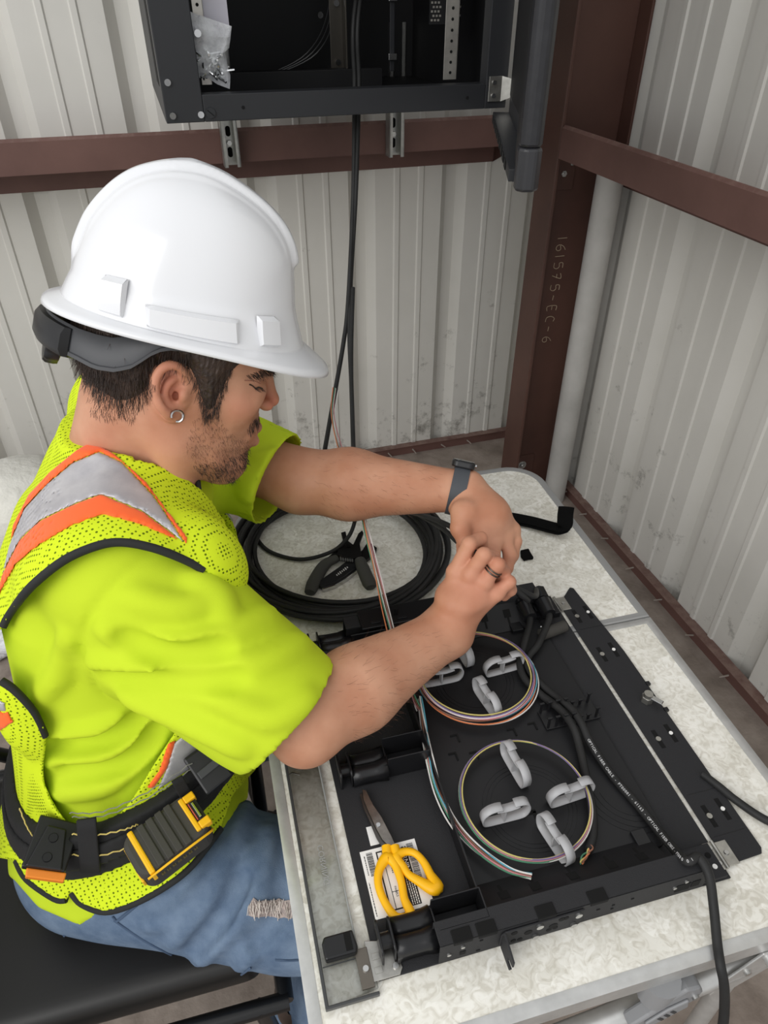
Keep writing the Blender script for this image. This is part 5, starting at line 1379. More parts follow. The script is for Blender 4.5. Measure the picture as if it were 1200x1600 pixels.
# printed labels on the base plate
BZ = Z0 + .0021
lb = MB().box((.0765, .329, BZ), (.1415, .404, BZ+.0003)).build('printed_label', m_label, tray)
MB().box((.0905, .408, BZ), (.106, .431, BZ+.0003)).build('printed_label', m_label, tray)
def ink(u0, v0, u1, v1, m=m_ink, nm='label_print'): return MB().box((u0, v0, BZ+.0003), (u1, v1, BZ+.0005)).build(nm, m, lb)
mb = MB()
ink(.1165, .333, .129, .398)
for (u0, v0, u1, v1) in ((.094, .333, .0955, .398), (.1095, .333, .111, .398), (.094, .333, .1165, .3345), (.094, .398, .1165, .3995), (.1005, .333, .1012, .398), (.1005, .352, .1095, .3526)): mb.box((u0, v0, BZ+.0003), (u1, v1, BZ+.0005))
def bars(u0, u1, v0, v1, seed):
    rg = random.Random(seed); v = v0
    while v < v1:
        h = rg.choice((.0003, .0005, .0009)); mb.box((u0, v, BZ+.0003), (u1, min(v+h, v1), BZ+.0005)); v += h + rg.choice((.0004, .0006))
bars(.083, .090, .374, .401, 1); bars(.130, .1375, .352, .400, 2)
rule = mb.build('label_rule', m_ink, lb); rule['kind'] = 'stuff'
RZ = Matrix.Rotation(-math.pi/2, 4, 'Z')
text_mesh('label_text', 'CORNING', .0075, Matrix.Translation((.1245, .382, BZ+.0006)) @ RZ, m_label, lb, .0001)
text_mesh('label_text', 'PANELS', .0034, Matrix.Translation((.1055, .352, BZ+.0004)) @ RZ, m_ink, lb, .0001)
fp = MB(); rq = random.Random(8)            # rows of print too fine to read
for u, v0, v1 in ((.1192, .334, .370), (.1216, .334, .366), (.1240, .334, .362), (.1263, .334, .358)):
    v = v0
    while v < v1: L_ = rq.uniform(.001, .003); fp.box((u, v, BZ+.0005), (u+.0010, min(v+L_, v1), BZ+.0007)); v += L_ + .0007
o = fp.build('fine_print', m_label, lb); o['kind'] = 'stuff'
fp = MB()
for u, v0, v1 in ((.0785, .332, .368), (.0800, .376, .398), (.1068, .372, .394)):
    v = v0
    while v < v1: L_ = rq.uniform(.001, .003); fp.box((u, v, BZ+.0003), (u+.0009, min(v+L_, v1), BZ+.0005)); v += L_ + .0007
o = fp.build('fine_print', m_ink, lb); o['kind'] = 'stuff'
# ------------------------------------------------------------------ cables, tools and small things on the table
m_cab = mat('black_cable_jacket', (46, 46, 46), rough=0.55, spec=0.3, noise=(25, (36, 36, 36), 0.3, 0.7))
m_print = mat('white_print', (205, 205, 205), rough=0.6)
def tp(u, v, z): return tuple(tpx(u, v, z))
# coil of cable, one continuous run of turns
rg = np.random.default_rng(5); pts = []; turns = 12; n = 56
cc = np.array([.164, .930])
ph = rg.uniform(0, 6.28, (turns+1, 3)); rad0 = rg.permutation(np.linspace(.138, .192, turns+1)); zz = rg.uniform(.7045, .728, turns+1); ex = rg.normal(0, .006, (turns+1, 2))
rad0[0] = .150
for k in range(turns*n):
    t = k/n; i = int(t); f = t - i; s_ = f*f*(3-2*f); a = 2*math.pi*t + 1.9
    r0 = rad0[i]*(1-s_) + rad0[i+1]*s_; z = zz[i]*(1-s_) + zz[i+1]*s_; e = ex[i]*(1-s_) + ex[i+1]*s_
    rr_ = r0 + .004*math.sin(2*a + ph[i][0]*(1-s_) + ph[i+1][0]*s_)
    pts.append((cc[0] + e[0] + rr_*1.02*math.cos(a), cc[1] + e[1] + rr_*.98*math.sin(a), z))
coil = MB(); coil.tube(pts, .0042, 8); coil_o = coil.build('cable_coil', m_cab, frame=TA, smooth=60)
tag(coil_o, 'coil of black cable lying in many turns on the far table half', 'cable')
def cable(name, wpts, r, label, m=m_cab, n=8, cat='cable', smooth=8, group=None):
    p = spline(np.array(wpts, float), smooth)
    o = MB().tube(p, r, n).build(name, m, smooth=60); return tag(o, label, cat, group)
W_ = lambda u, v, z: T(*tpx(u, v, z))
Z4 = TZ + .0045
cable('cable_strand', [W_(398, 812, .712), W_(400, 838, Z4), W_(422, 862, Z4), W_(470, 874, Z4), W_(518, 862, .712), W_(545, 838, .735), W_(556, 808, .76), at(560, 780, 1.06), at(556, 740, 1.12), at(552, 690, 1.17), at(549, 560, 1.26), at(552, 450, 1.33)], .0036, 'single black cable curving inside the coil beside the wire stripper')
# cables hanging from the cabinet
top = R(0.47, 1.40, 1.62)
cable('hanging_cable', [R(.462, 1.405, 1.75), at(556, 0, 1.36), at(554, 140, 1.39), at(552, 300, 1.42), at(544, 470, 1.42), at(536, 540, 1.41), at(522, 620, 1.38), at(508, 700, 1.33), at(500, 740, 1.25), W_(470, 790, .735)], .0044, 'black cable hanging in front of the cabinet, swinging left at the bottom')
cable('hanging_cable', [R(.470, 1.400, 1.75), at(563, 0, 1.36), at(561, 140, 1.39), at(556, 300, 1.42), at(548, 440, 1.425), at(546, 520, 1.41), at(549, 600, 1.38), at(552, 700, 1.33), at(553, 745, 1.25), W_(545, 785, .735)], .0044, 'black cable hanging in front of the cabinet, running straight down')
# cables from coil to the hands and on into the tray
cable('cable_lead', [W_(640, 800, .73), at(680, 812, 1.10), at(715, 829, 1.03), at(735, 850, .962), at(756, 885, .952), at(778, 905, .955), at(800, 918, .965), at(825, 938, .99), tuple(T(.405, .726, Z0+.029)), tuple(T(.405, .706, Z0+.027))], .0040, 'black cable passing through both hands into the left gland')
cable('cable_lead', [W_(650, 802, .725), at(690, 825, 1.09), at(716, 848, 1.02), at(742, 870, .97), at(770, 898, .965), at(800, 915, .975), at(835, 932, .995), tuple(T(.437, .728, Z0+.030)), tuple(T(.436, .706, Z0+.027))], .0040, 'black cable passing under the fingers into the right gland')
# two jacketed cables across the tray floor
TP = lambda u, v, z: T(u, v, z)
ca = [T(.405, .690, Z0+.024), T(.402, .672, Z0+.022), W_(818, 1010, .722), W_(812, 1035, .717), W_(820, 1060, .716), W_(845, 1085, .716), W_(875, 1108, .722), W_(895, 1135, .724), W_(905, 1165, .719), W_(915, 1210, .716), W_(924, 1255, .716), W_(927, 1300, .716), W_(920, 1328, .716)]
cable('tray_cable', ca, .0052, 'black cable on the tray floor ending in bare fibres by the lower clips')
cb_ = [T(.436, .690, Z0+.024), T(.433, .672, Z0+.022), W_(842, 1005, .722), W_(824, 1030, .717), W_(830, 1052, .716), W_(855, 1078, .716), W_(890, 1105, .723), W_(908, 1130, .724), W_(922, 1160, .719), W_(955, 1210, .714), W_(1000, 1262, .714), W_(1045, 1318, .722), W_(1072, 1345, .747), T(.421, .285, .7485), T(.4235, .268, .744), T(.421, .246, .722), T(.410, .218, .7085), T(.403, .200, .703), W_(1131, 1536, .686), W_(1132, 1570, .655), W_(1128, 1612, .615), W_(1112, 1690, .50), T(.47, .12, .2)]
cable('tray_cable', cb_, .0052, 'black printed cable leaving the tray and hanging over the near table edge')
cp_ = spline(np.array(cb_, float), 8)
cable('stray_cable', [T(.512, .392, .7062), T(.521, .372, .7066), T(.530, .350, .7066), T(.548, .320, .7065), T(.575, .298, .7065), T(.603, .284, .705), T(.63, .27, .66), T(.66, .26, .5)], .0050, 'black cable leaving from under the rear door over the right table edge')
# printing along the cable
def print_along(path, i0, i1, txt, size, off):
    seg = path[i0:i1]; L = np.concatenate([[0], np.cumsum(np.linalg.norm(np.diff(seg, axis=0), axis=1))])
    mb = MB(); obs = []
    cu = bpy.data.curves.new('t', 'FONT'); cu.size = size; cu.extrude = .0001; cu.align_x = 'CENTER'; cu.align_y = 'CENTER'; cu.resolution_u = 2
    to = bpy.data.objects.new('t', cu); COL.objects.link(to); s_ = .004; V = []; F = []
    for ch in txt:
        s_ += size*.62
        if ch == ' ': continue
        if s_ > L[-1]: break
        p = np.array([np.interp(s_, L, seg[:, k]) for k in range(3)]); q = np.array([np.interp(min(s_+.003, L[-1]), L, seg[:, k]) for k in range(3)])
        x = unit(q - p); up = unit(CAM0 - p); up = unit(up - (up @ x)*x); y = np.cross(up, x)
        cu.body = ch; dg = bpy.context.evaluated_depsgraph_get(); me = bpy.data.meshes.new_from_object(to.evaluated_get(dg))
        M = basis(p + up*off, x, y, up)
        mb.add([M @ v.co for v in me.vertices], [tuple(pl.vertices) for pl in me.polygons]); bpy.data.meshes.remove(me)
    bpy.data.objects.remove(to, do_unlink=True)
    return mb
prn = print_along(cp_, 62, 108, 'OPTICAL FIBER CABLE - PT00001 - 61163 - OPTICAL FIBER CABLE - PT00001', .0046, .0053)
po = prn.build('cable_print', m_print, [o for o in bpy.data.objects if o.name == 'tray_cable.001'][0]); po['kind'] = 'stuff'

# ---- coloured fibres
FC = {'white': (226, 222, 218), 'orange': (214, 128, 84), 'aqua': (96, 168, 186), 'green': (84, 140, 110), 'brown': (140, 96, 76), 'violet': (124, 106, 150), 'rose': (206, 140, 146), 'yellow': (204, 190, 116)}
FM = {k: mat('fibre_' + k, v, rough=0.35, spec=0.5) for k, v in FC.items()}
def bundle(name, label, path, cols, spread, r=.00100, closed=False, seed=1, dz=.0012, twist=2.0, sm=6):
    root = thing(name, label, 'fibre'); rgb_ = np.random.default_rng(seed); p = spline(np.array(path, float), sm, closed)
    m_ = len(p); t = np.linspace(0, 1, m_)
    tan = np.gradient(p, axis=0); side = np.stack([-tan[:, 1], tan[:, 0], 0*tan[:, 0]], 1); side /= np.linalg.norm(side, axis=1)[:, None] + 1e-9
    for i, c in enumerate(cols):
        a = rgb_.uniform(0, 6.28); b_ = (i/(max(1, len(cols)-1)) - .5)*2
        o1 = spread*(b_*(.6 + .4*np.cos(2*math.pi*t + a)) + .25*np.sin(2*math.pi*twist*t + a)); o2 = dz*(i + .6*np.sin(2*math.pi*t*1.5 + a))
        q = p + side*o1[:, None] + np.stack([0*o1, 0*o1, o2], 1)
        MB().tube(q, r, 6, closed=closed).build('fiber_strand', FM[c], root, smooth=60)
    return root
def circ(cu, cv, ru, rv, z, n=14): return [T(cu + ru*math.cos(2*math.pi*k/n), cv + rv*math.sin(2*math.pi*k/n), z) for k in range(n)]
ZF = FZ + .0125
bundle('fiber_loop', 'thick loop of coloured fibres around the upper four grey clips', circ(.288, .597, .081, .076, ZF), ['white', 'orange', 'aqua', 'brown', 'rose', 'white', 'violet', 'yellow'], .0055, closed=True, seed=3)
bundle('fiber_loop', 'thin loop of coloured fibres around the lower four grey clips', circ(.279, .410, .076, .077, ZF), ['white', 'green', 'rose', 'violet', 'yellow'], .0022, closed=True, seed=4)
lead = [W_(655, 1092, .722), W_(662, 1140, .722), W_(670, 1190, .724), W_(684, 1240, .722), W_(712, 1290, .720), W_(752, 1332, .720), W_(795, 1362, .722), W_(830, 1372, .724)]
bundle('fiber_lead', 'coloured fibres running down beside the divider to the near side strip', lead, ['white', 'green', 'rose', 'brown', 'aqua', 'white'], .0045, seed=6)
tail = [W_(918, 1320, .716), W_(912, 1336, .719), W_(900, 1350, .722), W_(882, 1360, .722)]
bundle('fiber_tail', 'short bare fibre ends at the cut cable by the near strip', [W_(921, 1322, .717), W_(918, 1334, .717), W_(908, 1350, .718)], ['green', 'yellow', 'orange', 'brown'], .003, seed=8)
fb = [W_(616, 1012, .752), W_(606, 965, .765), W_(592, 905, .80), W_(574, 838, .85), at(562, 790, 1.075), at(550, 750, 1.14), at(530, 700, 1.24), at(520, 650, 1.32), at(524, 610, 1.372)]
bundle('fiber_bundle', 'thin coloured fibres rising from the tray in front of the wire stripper', fb, ['white', 'rose', 'brown', 'white', 'green', 'orange'], .0055, r=.0009, seed=9)
bundle('fiber_drop', 'fibres dropping behind the right forearm to the upper loop', [W_(616, 1012, .752), W_(628, 1050, .735), W_(645, 1090, .724), W_(655, 1110, .722)], ['white', 'rose', 'brown', 'green'], .003, seed=10)

# ---- electrician's scissors
m_ysc = mat('yellow_scissor_handle', (250, 186, 14), rough=0.4, spec=0.4)
m_blade = mat('scissor_steel', (150, 146, 140), rough=0.28, metal=0.95, noise=(50, (112, 106, 100), 0.3, 0.7))
sc = thing('scissors', 'electrician scissors with yellow handles lying on the printed label', 'scissors', rotz=TA)
SZ = TZ + .0105
def loop_h(px, rads):
    p = spline(np.array([tp(u, v, SZ) for u, v in px]), 4, closed=True); r_ = np.interp(np.arange(len(p)), np.linspace(0, len(p), len(rads)), rads)*.86
    return MB().tube(p, r_, 10, closed=True, flat=('up', .85, 1.0))
loop_h([(605, 1340), (593, 1358), (591, 1380), (599, 1405), (615, 1430), (629, 1435), (642, 1429), (632, 1405), (627, 1378), (618, 1352)], [.0085, .0058, .0052, .005, .0055, .006, .0065, .0052, .005, .0058, .008]).build('handle', m_ysc, sc, smooth=60)
loop_h([(619, 1340), (632, 1331), (648, 1333), (662, 1347), (672, 1366), (682, 1385), (675, 1388), (655, 1377), (638, 1366), (629, 1353)], [.0075, .0055, .005, .0052, .0058, .0095, .0085, .0062, .005, .0055, .007]).build('handle', m_ysc, sc, smooth=60)
MB().tube([tp(604, 1322, SZ), tp(606, 1345, SZ)], .0058, 10, flat=('up', .8, 1)).build('handle_neck', m_ysc, sc, smooth=60)
MB().tube([tp(616, 1322, SZ), tp(621, 1343, SZ)], .0058, 10, flat=('up', .8, 1)).build('handle_neck', m_ysc, sc, smooth=60)
bl1 = [tp(u, v, SZ)[:2] for u, v in [(566, 1234), (572, 1236), (583, 1258), (596, 1277), (612, 1308), (619, 1324), (612, 1327), (597, 1312), (588, 1296), (576, 1270), (568, 1250)]]
bl2 = [tp(u, v, SZ)[:2] for u, v in [(562, 1240), (566, 1238), (576, 1262), (588, 1284), (600, 1312), (608, 1326), (600, 1328), (588, 1308), (578, 1284), (568, 1262)]]
def ccw(p):
    a = sum(p[i-1][0]*p[i][1] - p[i][0]*p[i-1][1] for i in range(len(p))); return p if a > 0 else p[::-1]
MB().prism(ccw(bl2), SZ-.0035, SZ-.0012).build('blade', mat('dark_blade_steel', (92, 90, 88), rough=0.3, metal=0.9), sc, bevel=.0004)
MB().prism(ccw(bl1), SZ-.001, SZ+.0014).build('blade', m_blade, sc, bevel=.0004)
pv_ = tp(591, 1290, SZ); MB().cyl(pv_[:2] + (SZ+.0013,), pv_[:2] + (SZ+.0024,), .0030, .0026, 12).build('pivot_screw', m_steel, sc, smooth=40)

# ---- wire stripper and folding knife inside the coil
m_grip = mat('grey_rubber_grip', (66, 66, 62), rough=0.7); m_jaw = mat('blackened_steel', (32, 31, 30), rough=0.4, metal=0.6)
ws = thing('wire_stripper', 'grey-handled wire stripper standing open inside the cable coil', 'pliers', rotz=TA)
z1 = TZ + .009
MB().tube(spline([tp(527, 872, z1), tp(508, 882, z1), tp(494, 903, z1), tp(484, 926, z1)], 5), np.interp(np.arange(16), [0, 5, 12, 15], [.0075, .0105, .0115, .009]), 12, flat=('up', .72, 1)).build('handle', m_grip, ws, smooth=60)
MB().tube(spline([tp(562, 874, z1+.010), tp(567, 888, z1+.010), tp(574, 905, z1+.008), tp(580, 918, z1+.006)], 5), np.interp(np.arange(16), [0, 5, 12, 15], [.0085, .0110, .0115, .009]), 12, flat=('up', .72, 1)).build('handle', m_grip, ws, smooth=60)
def pxprism(px, za, zb, name, m, parent, bevel=.0006):
    return MB().prism(ccw([tp(u, v, (za+zb)/2)[:2] for u, v in px]), za, zb).build(name, m, parent, bevel=bevel)
pxprism([(513, 872), (527, 860), (536, 845), (533, 834), (540, 832), (543, 846), (552, 853), (566, 868), (558, 875), (542, 876), (524, 874)], z1-.003, z1+.003, 'jaw', m_jaw, ws)
pxprism([(527, 868), (530, 852), (552, 852), (560, 835), (566, 830), (568, 834), (562, 850), (565, 868), (552, 874), (536, 872)], z1+.004, z1+.009, 'jaw', m_jaw, ws)
for k in range(6): MB().cyl(tp(532 + 3.6*k, 869 + .4*k, z1+.006), tp(533 + 3.6*k, 876 + .3*k, z1+.006), .0016, n=6).build('gauge_tooth', m_gal, ws)
q = tp(545, 860, z1); MB().cyl(q[:2] + (z1+.009,), q[:2] + (z1+.0115,), .0042, n=12).build('pivot', m_jaw, ws, smooth=40)
kn = thing('folding_knife', 'black folding utility knife with a bright steel spine under the stripper', 'knife', rotz=TA)
pxprism([(497, 912), (510, 902), (530, 888), (545, 876), (560, 868), (566, 878), (556, 890), (540, 903), (522, 914), (503, 920), (497, 917)], TZ+.0035, TZ+.0115, 'handle_scale', m_blkp, kn, bevel=.0015)
pxprism([(498, 919), (506, 923), (524, 917), (543, 906), (560, 892), (566, 884), (564, 880), (540, 903), (520, 914), (503, 919)], TZ+.0005, TZ+.0085, 'steel_spine', m_steel, kn)
pxprism([(556, 868), (566, 862), (575, 848), (589, 858), (586, 866), (574, 876), (562, 884)], TZ+.002, TZ+.009, 'blade_holder', m_jaw, kn)
mb = MB()
for k in range(7): mb.cbox((0, 0, 0), (.0009, .0017 + .0006*(k % 3), .0002), Matrix.Translation(tp(526.5 + 2.7*k, 898.5 - 2.0*k, TZ+.0118)) @ Matrix.Rotation(math.radians(12), 4, 'Z'))
po = mb.build('worn_lettering', m_print, kn); po['kind'] = 'stuff'

# ---- black hook-and-loop straps and a scrap of felt
m_felt = mat('black_felt', (16, 16, 16), rough=0.95, spec=0.1, bump=(500, 0.5, 0.002))
sp_ = [T(*tpx(775, 808, .706)), T(*tpx(800, 812, .706)), T(*tpx(830, 818, .707)), T(*tpx(860, 826, .709)), T(*tpx(876, 829, .712)), T(*tpx(881, 822, .722)), T(*tpx(882, 806, .738)), T(*tpx(884, 792, .755))]
for i, dz_ in enumerate((0, .004)):
    o = MB().tube([p + np.array([.003*i, .002*i, dz_]) for p in spline(np.array(sp_), 5)][:(40 if i == 0 else 34)], .0135, 8, flat=('up', .16, 1.0)).build('cable_strap', m_felt, smooth=60)
    tag(o, ('upper' if i else 'lower') + ' of two black hook-and-loop straps standing up at the right table edge', 'strap', 'black straps on the table')
o = MB().prism(ccw([tpx(u, v, .706)[:2] for u, v in [(813, 860), (826, 857), (829, 863), (834, 871), (826, 872), (819, 874), (814, 868)]]), TZ+.0008, TZ+.007).build('felt_scrap', m_felt, frame=TA, bevel=.0015)
tag(o, 'small scrap of black felt beside the hand on the table', 'scrap')

# ---- watch and ring
m_wband = mat('slate_silicone_band', (66, 69, 74), rough=0.55)
ax = unit(WL - EL); wc = at(715, 766, 1.008); tilt = unit(ax + .16*_e2*-1)
u1 = unit(np.cross(tilt, np.array([0, 0, 1.0]))); u2 = np.cross(u1, tilt)
watch = thing('wristwatch', 'dark grey silicone-band watch on the left wrist', 'watch')
P = []
for k in range(48):
    a = 2*math.pi*k/48; d = u1*math.cos(a)*.0345 + u2*math.sin(a)*.0350
    P.append([wc + d*1.0 - tilt*.011, wc + d*1.045 - tilt*.011, wc + d*1.055, wc + d*1.045 + tilt*.011, wc + d*1.0 + tilt*.011])
MB().grid(P, closed_u=True).build('band', m_wband, watch, smooth=50)
top_ = unit(u2*.86 - u1*.5 if (u1 @ AXF) < 0 else u2*.86 + u1*.5); cxa = np.cross(top_, tilt)
Mw = basis(wc + top_*.0370, tilt, cxa, top_)
MB().prism(rrect(-.0165, -.019, .0165, .019, .008, ('ne', 'nw', 'se', 'sw'), 5), -.004, .0055, Mw).build('case', m_blkp, watch, bevel=.002)
MB().prism(rrect(-.0145, -.017, .0145, .017, .007, ('ne', 'nw', 'se', 'sw'), 5), .0055, .0062, Mw).build('screen', mat('black_glass', (8, 8, 9), rough=0.08), watch)
MB().cyl(Mw @ Vector((.0165, .006, .001)), Mw @ Vector((.019, .006, .001)), .003, n=12).build('crown', m_steel, watch, smooth=40)
for k in (0, 1): 
    pq = at(711 - 3*k, 786 + 3*k, .972); MB().sphere(pq, .0013, 8, 6).build('band_pin', m_steel, watch, smooth=180)
fa_, fb_ = FR[2][0], FR[2][1]; rc = lerp(fa_, fb_, .66); rx = unit(fb_ - fa_); r1 = unit(np.cross(rx, np.array([0, 0, 1.0]))); r2 = np.cross(r1, rx)
for dd, nm in ((-.0022, 'finger_ring'), (.0018, 'finger_ring')):
    MB().tube([rc + rx*dd + (r1*math.cos(a) + r2*math.sin(a))*.0112 for a in np.linspace(0, 2*math.pi, 25)[:-1]], .0010, 6, closed=True).build(nm, mat('dark_ring_metal', (86, 82, 76), rough=0.25, metal=0.9), person, smooth=60)

# ---- chair under the worker
m_vinyl = mat('black_vinyl', (30, 29, 28), rough=0.42, spec=0.45, bump=(160, 0.08, 0.001)); m_blkm = mat('black_enamel', (20, 20, 21), rough=0.3)
chair = thing('folding_chair', 'black padded folding chair the worker sits on', 'chair', loc=(-.425, .548, 0), rotz=TA)
sg2 = Grid((-.27, -.25, .34), (.27, .27, .42), .008)
q = np.sqrt(np.maximum(np.abs(sg2.wx)-.19, 0)**2 + np.maximum(np.abs(sg2.wy)-.18, 0)**2 + np.maximum(np.abs(sg2.wz-.378)-.012, 0)**2) - .022
sg2.f = q.astype(np.float32); V, F = sg2.mesh(2); np_obj('seat', V, F, m_vinyl, chair)
for s_ in (-1, 1):
    y = .235*s_
    MB().tube([(-.26, y, .36), (.24, y, .352)], .013, 10).build('seat_rail', m_blkm, chair, smooth=40)
    MB().tube([(.20, y, .36), (.23, y, .02)], .0115, 10).build('leg', m_blkm, chair, smooth=40)
    MB().tube([(-.30, y, .80), (-.22, y, .45), (-.05, y, .30), (.10, y, .16), (.26, y, .015)], .012, 10).build('leg', m_blkm, chair, smooth=40)
    MB().tube([(-.12, y*.96, .34), (-.34, y*.96, .02)], .0115, 10).build('leg', m_blkm, chair, smooth=40)
    for (a, b_) in ((.23, .0), (.26, .0), (-.34, 0)): MB().cyl((a, y if a > 0 else y*.96, 0), (a, y if a > 0 else y*.96, .028), .016, n=10).build('foot_cap', m_sole, chair, smooth=40)
MB().tube([(.235, -.235, .352), (.235, .235, .352)], .012, 10).build('seat_rail', m_blkm, chair, smooth=40)
MB().grid([[(-.30 - .02*math.cos(a), .22*math.sin(a), z) for z in (.56, .60, .70, .76)] for a in np.linspace(-1.4, 1.4, 13)]).build('backrest', m_vinyl, chair, smooth=60).modifiers.new('solid', 'SOLIDIFY').thickness = .022
# ---- wrapped white parcel by the back wall, seen past the worker's back
m_foam = mat('white_packing_foam', (226, 224, 216), rough=0.7, noise=(10, (204, 202, 194), 0.35, 0.7), bump=(45, 0.5, 0.01)); m_film = mat('crumpled_white_film', (224, 226, 230), rough=0.35, bump=(22, 0.9, 0.03))
pc = R(-.62, 1.70, 0)
prc = thing('foam_roll', 'white foam roll in crumpled film behind the worker at the left edge', 'packaging', loc=tuple(pc), rotz=RA)
pg_ = Grid((-.30, -.22, .0), (.32, .22, .62), .014)
dd = np.sqrt((pg_.wy)**2 + (pg_.wz-.36)**2) - .15 + .012*np.sin(pg_.wx*22 + pg_.wz*15); pg_.f = np.maximum(dd, np.abs(pg_.wx) - .24).astype(np.float32); V, F = pg_.mesh(3); np_obj('foam', V, F, m_foam, prc)
dd = np.maximum(np.maximum(np.abs(pg_.wx) - .22, np.abs(pg_.wy)-.16), np.abs(pg_.wz-.125)-.125) + .014*np.sin(pg_.wx*31 + 3*np.sin(pg_.wz*19)) + .012*np.sin(pg_.wz*37 + pg_.wy*23); pg_.f = dd.astype(np.float32); V, F = pg_.mesh(2); np_obj('film', V, F, m_film, prc)
# ------------------------------------------------------------------ wall cabinet (room frame)
m_cabn = mat('black_cabinet_enamel', (40, 41, 44), rough=0.45, spec=0.4, bump=(700, 0.08, 0.001))
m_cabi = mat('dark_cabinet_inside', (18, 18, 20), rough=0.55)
m_rail = mat('zinc_rack_rail', (200, 196, 188), rough=0.4, metal=0.7, noise=(40, (170, 166, 160), 0.3, 0.7))
cabn = thing('wall_cabinet', 'black wall-mounted network cabinet with its door swung open', 'cabinet', rotz=RA)
CU0, CU1, CV0, CV1, CZ0, CZ1 = .046, .690, 1.445, 2.01, 1.293, 1.93
t = .002
mb = MB()
MB().box((CU0, CV0+.03, CZ0), (CU0+t, CV1, CZ1)).build('side_panel', m_cabn, cabn)
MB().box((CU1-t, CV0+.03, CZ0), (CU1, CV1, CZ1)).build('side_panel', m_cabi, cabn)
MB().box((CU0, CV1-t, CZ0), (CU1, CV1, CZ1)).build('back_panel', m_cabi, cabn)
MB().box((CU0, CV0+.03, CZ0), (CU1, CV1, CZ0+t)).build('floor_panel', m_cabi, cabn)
MB().box((CU0, CV0+.03, CZ1-t), (CU1, CV1, CZ1)).build('roof_panel', m_cabn, cabn)
def fr(u0, u1, z0, z1, n): return MB().box((u0, CV0, z0), (u1, CV0+.032, z1)).build(n, m_cabn, cabn, bevel=.0015)
fr(CU0, CU0+.066, CZ0, CZ1, 'front_stile'); fr(CU1-.045, CU1, CZ0, CZ1, 'front_stile'); fr(CU0+.066, CU1-.045, CZ0, CZ0+.042, 'front_rail'); fr(CU0+.066, CU1-.045, CZ1-.045, CZ1, 'front_rail')
for (u, z) in ((CU0+.012, CZ0+.062), (CU0+.012, CZ0+.012), (CU0+.060, CZ0+.012)):
    MB().cyl((u, CV0-.004, z), (u, CV0, z), .0055, .0062, 12).build('button_screw', m_steel, cabn, smooth=40)
k_ = MB().cyl((CU0+.077, CV0-.003, CZ0+.014), (CU0+.077, CV0, CZ0+.014), .0085, n=16).build('plug', m_cabn, cabn, smooth=40)
MB().box((-.007, -.0036, -.0007), (.007, -.0028, .0007), Matrix.Translation((CU0+.077, CV0, CZ0+.014)) @ Matrix.Rotation(.7, 4, 'Y')).build('plug_slot', m_hole, k_)
for u in (CU0+.135, CU1-.082): MB().cyl((u, CV0-.001, CZ0+.020), (u, CV0, CZ0+.020), .003, n=10).build('rail_hole', m_hole, cabn)
MB().box((CU0-.0006, CV0+.06, CZ0+.05), (CU0, CV0+.15, CZ1-.1)).build('side_vent', m_hole, cabn)
# inner floor step and slide rails
MB().box((CU0+.07, CV0+.16, CZ0+.002), (CU1-.07, CV0+.19, CZ0+.020)).build('floor_step', m_cabi, cabn, bevel=.001)
MB().box((CU0+.07, CV0+.30, CZ0+.002), (CU1-.16, CV0+.33, CZ0+.045)).build('floor_step', m_cabi, cabn, bevel=.001)
# mounting rails with punched holes
def rail(u0, u1, v, z0, z1, nm='rack_rail', nh=14, m=m_rail):
    r = MB().box((u0, v, z0), (u1, v+.002, z1)).box((u1-.002, v, z0), (u1, v+.03, z1)).build(nm, m, cabn, bevel=.0004)
    for k in range(nh): MB().cyl(((u0+u1)/2, v-.0006, z0+.012+.0175*k), ((u0+u1)/2, v, z0+.012+.0175*k), .0028, n=8).build('rail_hole', m_hole, r)
    return r
rail(CU0+.074, CU0+.092, CV0+.06, CZ0+.050, CZ1-.05)
rail(CU1-.094, CU1-.066, CV0+.10, CZ0+.040, CZ1-.05, nh=14)
MB().box((CU0+.092, CV0+.075, CZ0+.12), (CU0+.135, CV0+.077, CZ1-.06)).build('mounting_plate', mat('pale_grey_metal', (188, 186, 196), rough=0.4), cabn)
# perforated side strip
pf = MB().box((CU1-.115, CV0+.135, CZ0+.13), (CU1-.050, CV0+.137, CZ1-.05)).build('perforated_strip', m_cabi, cabn)
mbp = MB()
for i in range(9):
    for j in range(26):
        if 2 < i < 6: continue
        mbp.box((CU1-.112+.0068*i+(.0034 if j % 2 else 0), CV0+.1344, CZ0+.135+.007*j), (CU1-.108+.0068*i+(.0034 if j % 2 else 0), CV0+.1349, CZ0+.1385+.007*j))
o = mbp.build('perforation', m_rail, pf); o['kind'] = 'stuff'
# inner dark slide and bolts
sl_ = MB().box((CU1-.265, CV0+.34, CZ0+.03), (CU1-.235, CV0+.342, CZ1-.1)).box((CU1-.238, CV0+.31, CZ0+.03), (CU1-.235, CV0+.342, CZ1-.1)).build('slide_bracket', mat('dark_bronze_steel', (86, 82, 76), rough=0.35, metal=0.7), cabn, bevel=.0005)
for (u, v, z) in ((CU1-.25, CV0+.338, CZ0+.055), (CU1-.25, CV0+.338, CZ0+.16), (CU1-.285, CV0+.34, CZ0+.14)): MB().cyl((u, v-.004, z), (u, v, z), .006, n=10).build('bolt', m_steel, sl_, smooth=40)
hk = MB().box((CU1-.165, CV0+.23, CZ0+.045), (CU1-.155, CV0+.234, CZ0+.19)).build('latch_bar', m_cabn, cabn, bevel=.001)
for z in (CZ0+.065, CZ0+.165): MB().box((CU1-.170, CV0+.222, z), (CU1-.152, CV0+.230, z+.012)).build('latch_nut', m_steel, hk, bevel=.001)
